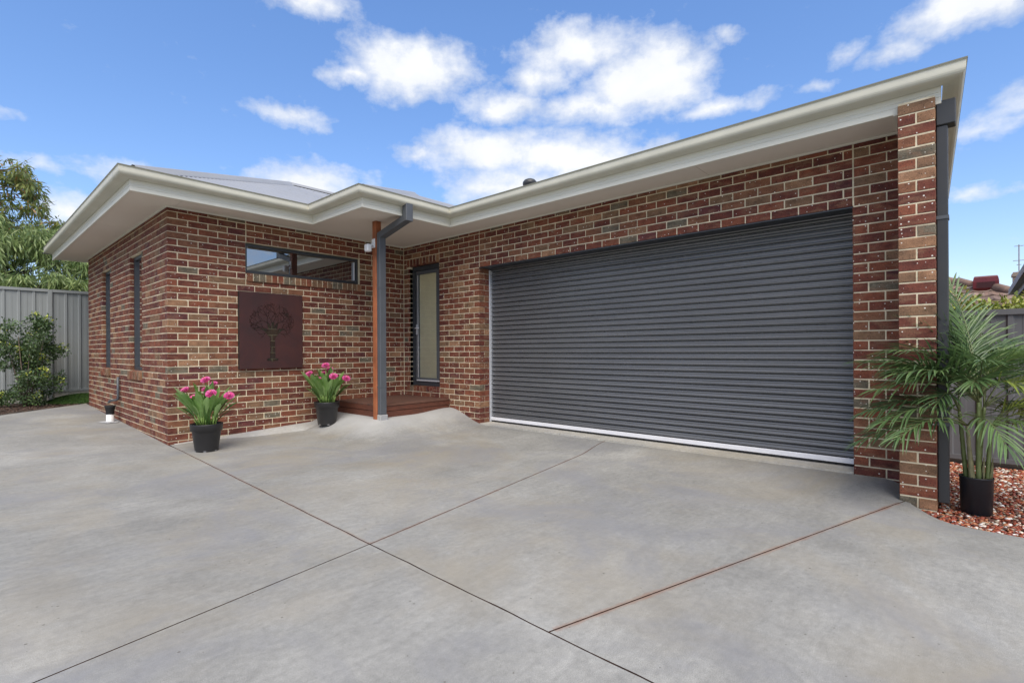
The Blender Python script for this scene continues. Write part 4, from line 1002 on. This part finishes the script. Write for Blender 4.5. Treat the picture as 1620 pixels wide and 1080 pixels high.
# --- left: weeping tree and young gum beyond the fence, shrub in front
M_gum = [mat('gum_leaf_%d' % i, c, .5, var=.2, vscale=3, trans=.25) for i, c in enumerate([(.15, .20, .05), (.22, .235, .065), (.10, .145, .045), (.28, .16, .055)])]
M_weep = [mat('weeping_leaf_%d' % i, c, .5, var=.25, vscale=2, trans=.25) for i, c in enumerate([(.16, .23, .075), (.23, .30, .11), (.10, .155, .052), (.30, .37, .14)])]
M_bark = mat('bark', (.11, .085, .065), .9, var=.4, vscale=8, bump=1, bscale=20)
def tree(name, label, base, hgt, centres, radii, mats, weights, count, size, seed, droop, aspect=.2):
    root = tag(empty(name, base), label, 'tree'); bx_, by_, bz_ = base
    rl = random.Random(seed); mb = MB()
    top = Vector((rl.uniform(-.1, .1), rl.uniform(-.1, .1), hgt)); pts = [Vector((0, 0, -.3))]+[Vector((top.x*f+.06*math.sin(f*7), top.y*f+.06*math.cos(f*5), hgt*f)) for f in (.15, .3, .45, .6, .75, .9, 1)]
    mb.tube(pts, [.10, .088, .078, .066, .052, .038, .022, .008], 8); mb.build('trunk', M_bark, root, True)
    lim = MB()
    for c in centres:
        c = Vector(c)-Vector(base); f = min(.92, max(.15, (c.z-.55*math.hypot(c.x, c.y))/hgt)); k = f*7; s = pts[min(6, int(k))+0].lerp(pts[min(7, int(k)+1)], k-int(k)); m1 = s.lerp(c, .5)+Vector((0, 0, .12)); lim.tube([s, m1, c], [.022, .013, .004], 5)
        for _ in range(3): e = c+Vector((rl.uniform(-.3, .3), rl.uniform(-.3, .3), rl.uniform(-.2, .3))); lim.tube([m1.lerp(c, .6), e], [.006, .002], 4)
    lim.build('limbs', M_bark, root, True)
    cr = leaves('crown', mats, [tuple(Vector(c)-Vector(base)) for c in centres], radii, count, size, root, droop, seed, aspect, weights)
    return root
rl = random.Random(4); cen_, rad_ = [], []
for i in range(60):       # weeping mass, from below the fence top up to about four metres
    x = rl.uniform(-3.6, 1.5); z = rl.uniform(2.15, 3.5)+.35*math.sin(x*2.1); cen_.append((x, rl.uniform(7.55, 9.4), z)); rad_.append(rl.uniform(.26, .5))
for (x, y, z) in ((.05, 7.25, 2.62), (-.85, 7.3, 2.65), (-.3, 7.28, 2.7), (.45, 7.3, 2.7)): cen_.append((x, y, z)); rad_.append(.22)
for i in range(26): cen_.append((rl.uniform(-2.5, .75), rl.uniform(8.2, 9.4), rl.uniform(3.4, 4.15))); rad_.append(rl.uniform(.25, .42))
tree('weeping_tree', 'dense weeping green tree hanging over the grey fence', (-1.6, 8.6, -.2), 4.0, cen_, rad_, M_weep, [.4, .3, .2, .1], 42000, .17, 3, .62, .17)
cen_, rad_ = [], []
for i in range(95):
    z = rl.uniform(3.6, 5.85); half = 1.25-.30*(z-3.6); x = -1.15+rl.uniform(-1.7, 1)*half*1.15; cen_.append((x, 9.6+rl.uniform(-.7, .7), z)); rad_.append(rl.uniform(.14, .30))
tree('gum_tree', 'sparse young gum tree with reddish leaf tips rising behind the weeping tree', (-1.5, 9.7, -.2), 5.7, cen_, rad_, M_gum, [.42, .30, .16, .12], 8200, .15, 8, .58, .24)
M_shr = [mat('shrub_leaf_%d' % i, c, .4, var=.2, vscale=6, trans=.12) for i, c in enumerate([(.062, .108, .040), (.09, .15, .052), (.044, .078, .03), (.50, .55, .08)])]
shr = tag(empty('garden_shrub', (-.86, 6.10, .10)), 'bushy dark green shrub with lime tips in front of the grey fence', 'shrub')
mb = MB()
for i in range(9):
    a = i*2.4; c, s = math.cos(a), math.sin(a); mb.tube([(c*.03, s*.03, -.05), (c*.10, s*.10, .35), (c*.28, s*.28, 1.0+.05*i)], [.018, .012, .004], 5)
mb.build('stems', M_bark, shr, True)
rl = random.Random(9); cen_, rad_ = [], []
for i in range(75):
    z = rl.uniform(.10, 1.76); half = .52*math.sqrt(max(.05, 1-((z-.76)/1.12)**2)); a = rl.uniform(0, 6.28); q = math.sqrt(rl.random()); cen_.append((half*q*math.cos(a), half*q*math.sin(a)*.9, z)); rad_.append(rl.uniform(.10, .19))
leaves('foliage', M_shr, cen_, rad_, 9000, .055, shr, .15, 5, .5, [.45, .33, .215, .005])
tip = [(c[0]*1.13+rl.uniform(-.05, .05), c[1]*1.13, c[2]+.10) for c in cen_ if rl.random() < .55]
leaves('new_tips', [M_shr[3], M_shr[1]], tip, [.07]*len(tip), 700, .05, shr, .05, 6, .5, [.72, .28])

# --- beds on the left: mulch, a mound of grass
M_mulch = [mat('mulch_%d' % i, c, .9) for i, c in enumerate([(.060, .030, .020), (.10, .055, .035), (.035, .022, .017), (.16, .11, .08)])]
mb = MB(); bed = [(-9, -1.2), (-1.301, 4.605), (-.684, 5.21), (.036, 5.76), (.036, LB-.01), (2.5, LB+.3), (2.5, 7.3), (-9, 7.3)]
mb.face([(x, y, .085) for (x, y) in bed]); tag(mb.build('garden_soil', M_soil), kind='structure')
mu = MB(); rl = random.Random(2)
for i in range(5200):
    x = rl.uniform(-2.4, .9); y = rl.uniform(4.0, 6.9)
    if y < 5.76+(x-.036)*.86+.03 or (x > -.02 and y < LB+.05): continue
    c = Vector((x, y, .092+rl.uniform(0, .018))); a = rl.uniform(0, 6.28); u = Vector((math.cos(a), math.sin(a), rl.uniform(-.3, .3)))*rl.uniform(.012, .032); v = Vector((-math.sin(a), math.cos(a), rl.uniform(-.4, .4)))*rl.uniform(.005, .012); m_ = rl.choice([0, 0, 1, 2, 0, 3])
    mu.face([tuple(c-u-v), tuple(c+u-v), tuple(c+u+v), tuple(c-u+v)], m_)
tag(mu.build('mulch', M_mulch), 'dark bark mulch along the edge of the concrete by the fence', 'mulch', kind='stuff')
M_grass = [mat('grass_%d' % i, c, .7, var=.2, vscale=4, trans=.2) for i, c in enumerate([(.045, .105, .014), (.065, .14, .020), (.035, .08, .012)])]
gm = MB(); rl = random.Random(12)
def mound(x, y): return .095+.16*max(0, 1-((x-.02)/.62)**2-((y-6.35)/.55)**2)
for i in range(15000):
    a = rl.uniform(0, 6.28); q = math.sqrt(rl.random()); x = .02+.60*q*math.cos(a); y = 6.35+.53*q*math.sin(a); z = mound(x, y)-.005; b_ = rl.uniform(0, 6.28); u = Vector((math.cos(b_), math.sin(b_), 0))*.003; t_ = Vector((rl.uniform(-.02, .02), rl.uniform(-.02, .02), rl.uniform(.02, .045)))
    c = Vector((x, y, z)); gm.face([tuple(c-u), tuple(c+u), tuple(c+t_)], rl.choice([0, 1, 2]))
for i in range(12):
    for j in range(20):
        r0, r1 = i/12, (i+1)/12; a0, a1 = j*.31416, (j+1)*.31416
        gm.face([(.02+.6*r*math.cos(a), 6.35+.53*r*math.sin(a), mound(.02+.6*r*math.cos(a), 6.35+.53*r*math.sin(a))-.004) for (r, a) in ((r0, a0), (r1, a0), (r1, a1), (r0, a1))], 2)
tag(gm.build('grass_mound', M_grass), 'small mound of mown green grass between shrub and brick wall', 'grass', kind='stuff')

# ------------------------------------------------------------------ fences of ribbed steel
def fence(name, label, org, d, nv, sheets, zb_, zt, m, plinth=None, post_every=2.37, rib=.232):
    """sheet fence from org along d; nv is the viewer's side"""
    root = tag(empty(name, (org[0], org[1], zb_)), label, 'fence', 'ribbed steel fences')
    d = Vector((*d, 0)); nv = Vector((*nv, 0))
    def box(nm, s0, s1, q0, q1, z0, z1, mm=m, bev=.004):
        P = [d*s+nv*q+Vector((0, 0, z)) for z in (z0, z1) for (s, q) in ((s0, q0), (s1, q0), (s1, q1), (s0, q1))]
        mb = MB(); mb.v = [tuple(p) for p in P]; mb.f = [(0, 3, 2, 1), (4, 5, 6, 7), (0, 1, 5, 4), (1, 2, 6, 5), (2, 3, 7, 6), (3, 0, 4, 7)]; mb.m = [0]*6; return mb.build(nm, mm, root)
    H = zt-zb_
    for k in range(sheets):
        s0 = k*post_every; mb = MB(); pr = []; s = s0
        while s < s0+post_every-.01:
            for (o, q) in ((0, 0), (.014, .018), (.050, .018), (.064, 0), (.118, 0), (.122, .003), (.160, .003), (.164, 0)):
                if s+o < s0+post_every: pr.append((s+o, q))
            s += rib
        pr.append((s0+post_every, 0))
        for (s, q) in pr:
            for z in (.02, H-.02): p = d*s+nv*q; mb.v.append((p.x, p.y, z))
        for i in range(len(pr)-1): mb.f.append((2*i, 2*i+2, 2*i+3, 2*i+1)); mb.m.append(0)
        mb.build('panel', m, root)
        box('top_rail', s0+.03, s0+post_every-.03, -.022, .034, H-.045, H+.012); box('bottom_rail', s0+.03, s0+post_every-.03, -.022, .034, -.005, .04)
        box('post', s0-.034, s0+.034, -.028, .040, -.35, H+.004)
        if plinth: box('plinth', s0+.035, s0+post_every-.035, -.03, .02, -plinth, -.007, M_conc3)
    return root
fence('steel_fence', 'pale grey ribbed steel fence behind the shrub and weeping tree', (-.42-2.37*3, 6.95), (1, 0), (0, -1), 5, .305, 2.474, M_galv, .2)
fence('steel_fence', 'dark grey ribbed steel fence behind the potted palm', (5.45, -7.0+2.37), (0, -1), (-1, 0), 4, -.035, 1.515, M_galv_r, None)

# ------------------------------------------------------------------ pebbles
mb = MB(); pb_ = [(LA, -7.12), (9, -6.9), (9, -12), (3.1, -12), (2.74, -9.2), (2.70, -8.2), (2.70, -7.68), (2.72, -7.47), (2.80, -7.28), (2.9, -7.15)]
mb.face([(x, y, -.125) for (x, y) in pb_][::-1]); tag(mb.build('pebble_bed', M_soil), kind='structure')
M_peb = [mat('pebble_%d' % i, c, .5, var=.25, vscale=30) for i, c in enumerate([(.30, .065, .03), (.20, .045, .028), (.42, .17, .08), (.62, .56, .48), (.12, .05, .035), (.36, .28, .20), (.75, .72, .68)])]
ph = (1+5**.5)/2
ICO = np.array([(-1, ph, 0), (1, ph, 0), (-1, -ph, 0), (1, -ph, 0), (0, -1, ph), (0, 1, ph), (0, -1, -ph), (0, 1, -ph), (ph, 0, -1), (ph, 0, 1), (-ph, 0, -1), (-ph, 0, 1)])/math.hypot(1, ph)
IF = [(0, 11, 5), (0, 5, 1), (0, 1, 7), (0, 7, 10), (0, 10, 11), (1, 5, 9), (5, 11, 4), (11, 10, 2), (10, 7, 6), (7, 1, 8), (3, 9, 4), (3, 4, 2), (3, 2, 6), (3, 6, 8), (3, 8, 9), (4, 9, 5), (2, 4, 11), (6, 2, 10), (8, 6, 7), (9, 8, 1)]
pe = MB(); rl = random.Random(5); cnt = 0
def edge_x(y):
    pts = [(-15, 3.4), (-9.2, 2.86), (-8.2, 2.775), (-7.68, 2.772), (-7.47, 2.79), (-7.31, 2.85), (-7.215, 2.96), (-7.10, 3.12)]
    for (a, b) in zip(pts, pts[1:]):
        if a[0] <= y <= b[0]: return a[1]+(b[1]-a[1])*(y-a[0])/(b[0]-a[0])
    return 3.12
for i in range(15000):
    y = rl.uniform(-8.6, -7.06); x = 2.76+(5.42-2.76)*rl.random()
    if x < edge_x(y)+.012: continue
    if XP-.01 < x < LA+.1 and y > -YQ-.012: continue
    if x > LA and y > -7.17+.047*(x-LA): continue
    s = rl.uniform(.008, .017); sc3 = np.array([s*rl.uniform(.8, 1.4), s*rl.uniform(.8, 1.4), s*rl.uniform(.5, .8)]); a = rl.uniform(0, 6.28)
    V = ICO*sc3*(1+.12*rng.normal(size=(12, 1))); c, sn = math.cos(a), math.sin(a)
    tz = rl.uniform(-.5, .5); V = np.stack([V[:, 0]*c-V[:, 1]*sn, V[:, 0]*sn+V[:, 1]*c, V[:, 2]+tz*V[:, 0]], 1)+np.array([x, y, -.108+.020*rl.random()])
    b = len(pe.v); pe.v += [tuple(v) for v in V]; m_ = rl.choices(range(7), [.26, .19, .16, .08, .15, .11, .05])[0]
    pe.f += [(b+f[0], b+f[1], b+f[2]) for f in IF]; pe.m += [m_]*20
po = pe.build('pebbles', M_peb, None, True); tag(po, 'red, brown and white pebbles around the palm pot', 'pebbles', kind='stuff')

# ------------------------------------------------------------------ beyond the right-hand fence
M_hedge = [mat('hedge_leaf_%d' % i, c, .5, var=.2, vscale=4, trans=.2) for i, c in enumerate([(.22, .28, .045), (.32, .36, .07), (.12, .17, .03), (.42, .44, .11)])]
hdg = tag(empty('hedge', (6.4, -7.6, -.2)), 'clipped lime green hedge showing above the dark fence', 'hedge')
rl = random.Random(6); cen_, rad_ = [], []
for i in range(90): cen_.append((rl.uniform(-.2, .5), rl.uniform(-1.6, 1.4), rl.uniform(1.1, 1.90)+.03*math.sin(i))); rad_.append(rl.uniform(.12, .2))
leaves('foliage', M_hedge, cen_, rad_, 13000, .06, hdg, .1, 7, .5, [.35, .3, .2, .15])
mb = MB()
for i in range(8): mb.tube([(.15, -1.4+i*.38, -.2), (.15, -1.38+i*.38, 1.2)], .02, 6)
mb.build('stems', M_bark, hdg)

M_tile = [mat('roof_tile_%d' % i, c, .85, var=.3, vscale=6) for i, c in enumerate([(.20, .13, .10), (.25, .18, .145), (.16, .11, .09), (.28, .23, .19)])]
nh = tag(empty('tiled_house', (13.0, -8.8, -.3)), 'distant house with weathered tiled hip roof behind the hedge', 'house')
def wp(p): return (p[0]-13.0, p[1]+8.8, p[2]+.3)
ex, ey, ez, tn = 13.0, -8.8, 2.0, .40
mb = MB(); mb.box(.5, 10, .5, 11, -.1, 2.35); mb.build('wall', mat('neighbour_brick', (.26, .19, .15), .9, var=.2, vscale=6), nh)
rw = 0; run = .30     # tile courses as overlapping rows of single tiles
for k in range(15):
    x = k*run; mb = MB(); y = x
    while y < 10-x+.01:
        y2 = y+.28; jz = rl.uniform(-.006, .006); z0 = ez+.3+x*tn+.035+jz; z1 = ez+.3+(x+run)*tn+.018+jz; m_ = rl.choice([0, 1, 0, 2, 3, 1])
        mb.face([(x-.03, y, z0), (x+run, y, z1), (x+run, y2, z1), (x-.03, y2, z0)], m_); mb.face([(x-.03, y, z0-.04), (x-.03, y, z0), (x-.03, y2, z0), (x-.03, y2, z0-.04)], 2)
        mb.face([(x-.03, y+.10, z0+.003), (x+run, y+.10, z1+.003), (x+run, y+.16, z1+.022), (x-.03, y+.16, z0+.022)], m_); mb.face([(x-.03, y+.16, z0+.022), (x+run, y+.16, z1+.022), (x+run, y+.22, z1+.003), (x-.03, y+.22, z0+.003)], m_)
        y = y2
    mb.build('tile_course', M_tile, nh)
mb = MB(); mb.face([(0, 0, ez+.3), (10, 0, ez+.3), (5, 5, ez+.3+5*tn)]); mb.face([(0, 0, ez+.29), (5, 5, ez+.29+5*tn), (5, 5.2, ez+.29+5*tn), (0, 10, ez+.29)]); mb.build('roof', M_tile[1], nh)
for k in range(16):
    t0 = k*.32; a = Vector((t0, t0, ez+.3+t0*tn+.05)); b = Vector((t0+.34, t0+.34, ez+.3+(t0+.34)*tn+.085)); mb = MB(); mb.tube([a, b], [.085, .10], 8); mb.build('hip_tile', M_tile[rl.choice([1, 3, 0])], nh, True)
M_cool = mat('cooler_plastic', (.11, .006, .010), .35, var=.1, vscale=4)
mb = MB()   # evaporative cooler: tapered box
c0 = wp((14.15, -7.66, 2.42)); k = len(mb.v)
for (s, z) in ((.8, 0), (1.0, .06), (1.0, .20), (.93, .30), (.86, .33)):
    for (sx, sy) in ((-1, -1), (1, -1), (1, 1), (-1, 1)): mb.v.append((c0[0]+sx*.22*s, c0[1]+sy*.215*s, c0[2]+z))
for i in range(4):
    for j in range(4): mb.f.append((i*4+j, i*4+(j+1) % 4, (i+1)*4+(j+1) % 4, (i+1)*4+j)); mb.m.append(0)
mb.f.append((16, 17, 18, 19)); mb.m.append(0); cool = mb.build('rooftop_cooler', M_cool, nh)
mb = MB()
for i in range(6): mb.box(c0[0]-.226, c0[0]-.212, c0[1]-.15, c0[1]+.15, c0[2]+.07+i*.022, c0[2]+.083+i*.022)
mb.build('louvres', mat('louvre_dark', (.045, .006, .007), .6), cool)
c1 = wp((15.2, -8.24, 2.0)); mb = MB(); mb.box(c1[0]-.14, c1[0]+.14, c1[1]-.105, c1[1]+.105, c1[2], c1[2]+.90); mb.box(c1[0]-.17, c1[0]+.17, c1[1]-.125, c1[1]+.125, c1[2]+.80, c1[2]+.86); ch = mb.build('chimney', M_tile[3], nh)
mb = MB(); mb.tube([(c1[0], c1[1], c1[2]+.88), (c1[0], c1[1], c1[2]+1.55)], .012, 6)
for (z, l) in ((1.52, .08), (1.18, .10), (1.08, .04)): mb.tube([(c1[0], c1[1]-l, c1[2]+z), (c1[0], c1[1]+l, c1[2]+z)], .008, 5)
mb.build('antenna', mat('antenna_grey', (.35, .35, .36), .5, metal=.3), ch)
# nearer neighbour at the right edge
bh = tag(empty('brick_cottage', (9.0, -8.6, -.3)), 'corner of a tan brick house with grey gutter at the right edge', 'house')
def cb(name, x0, x1, a, b, z0, z1, m): mb = MB(); mb.box(x0-9.0, x1-9.0, a+8.6, b+8.6, z0+.3, z1+.3); return mb.build(name, m, bh)
M_tan = brick_mat(20, (.24, .16, .12), (.34, .24, .18))
cb('wall_core', 7.0, 12.5, -14, -8.205, -.3, 2.2, M_mortar)
k = 0
for n in range(-2, 26):       # its bricks, where they show above the fence
    if n < 14: continue
    x = 8.2+(.12 if n % 2 else 0)
    while x < 12.5:
        e = min(x+.23, 12.5); cb('brick', x, e, -8.21, -8.198+random.uniform(-.001, .001), n*.086+.005, n*.086+.081, M_tan); x = e+.01
M_eave = mat('eave_grey', (.42, .43, .45), .5)
cb('fascia', 7.0, 12.72, -8.075, -8.055, 2.10, 2.28, M_eave); cb('gutter', 7.0, 12.76, -8.053, -7.975, 2.20, 2.31, M_eave); cb('soffit', 7.0, 12.70, -8.20, -8.077, 2.18, 2.2, M_soffit)
mb = MB(); mb.face([(-2.0, .59, 2.6), (3.72, .59, 2.6), (3.72, -5.4, 4.4), (-2, -5.4, 4.4)]); mb.face([(3.72, .59, 2.6), (3.72, -5.4, 2.6), (3.72, -5.4, 4.4)]); mb.build('roof', M_tile[0], bh)
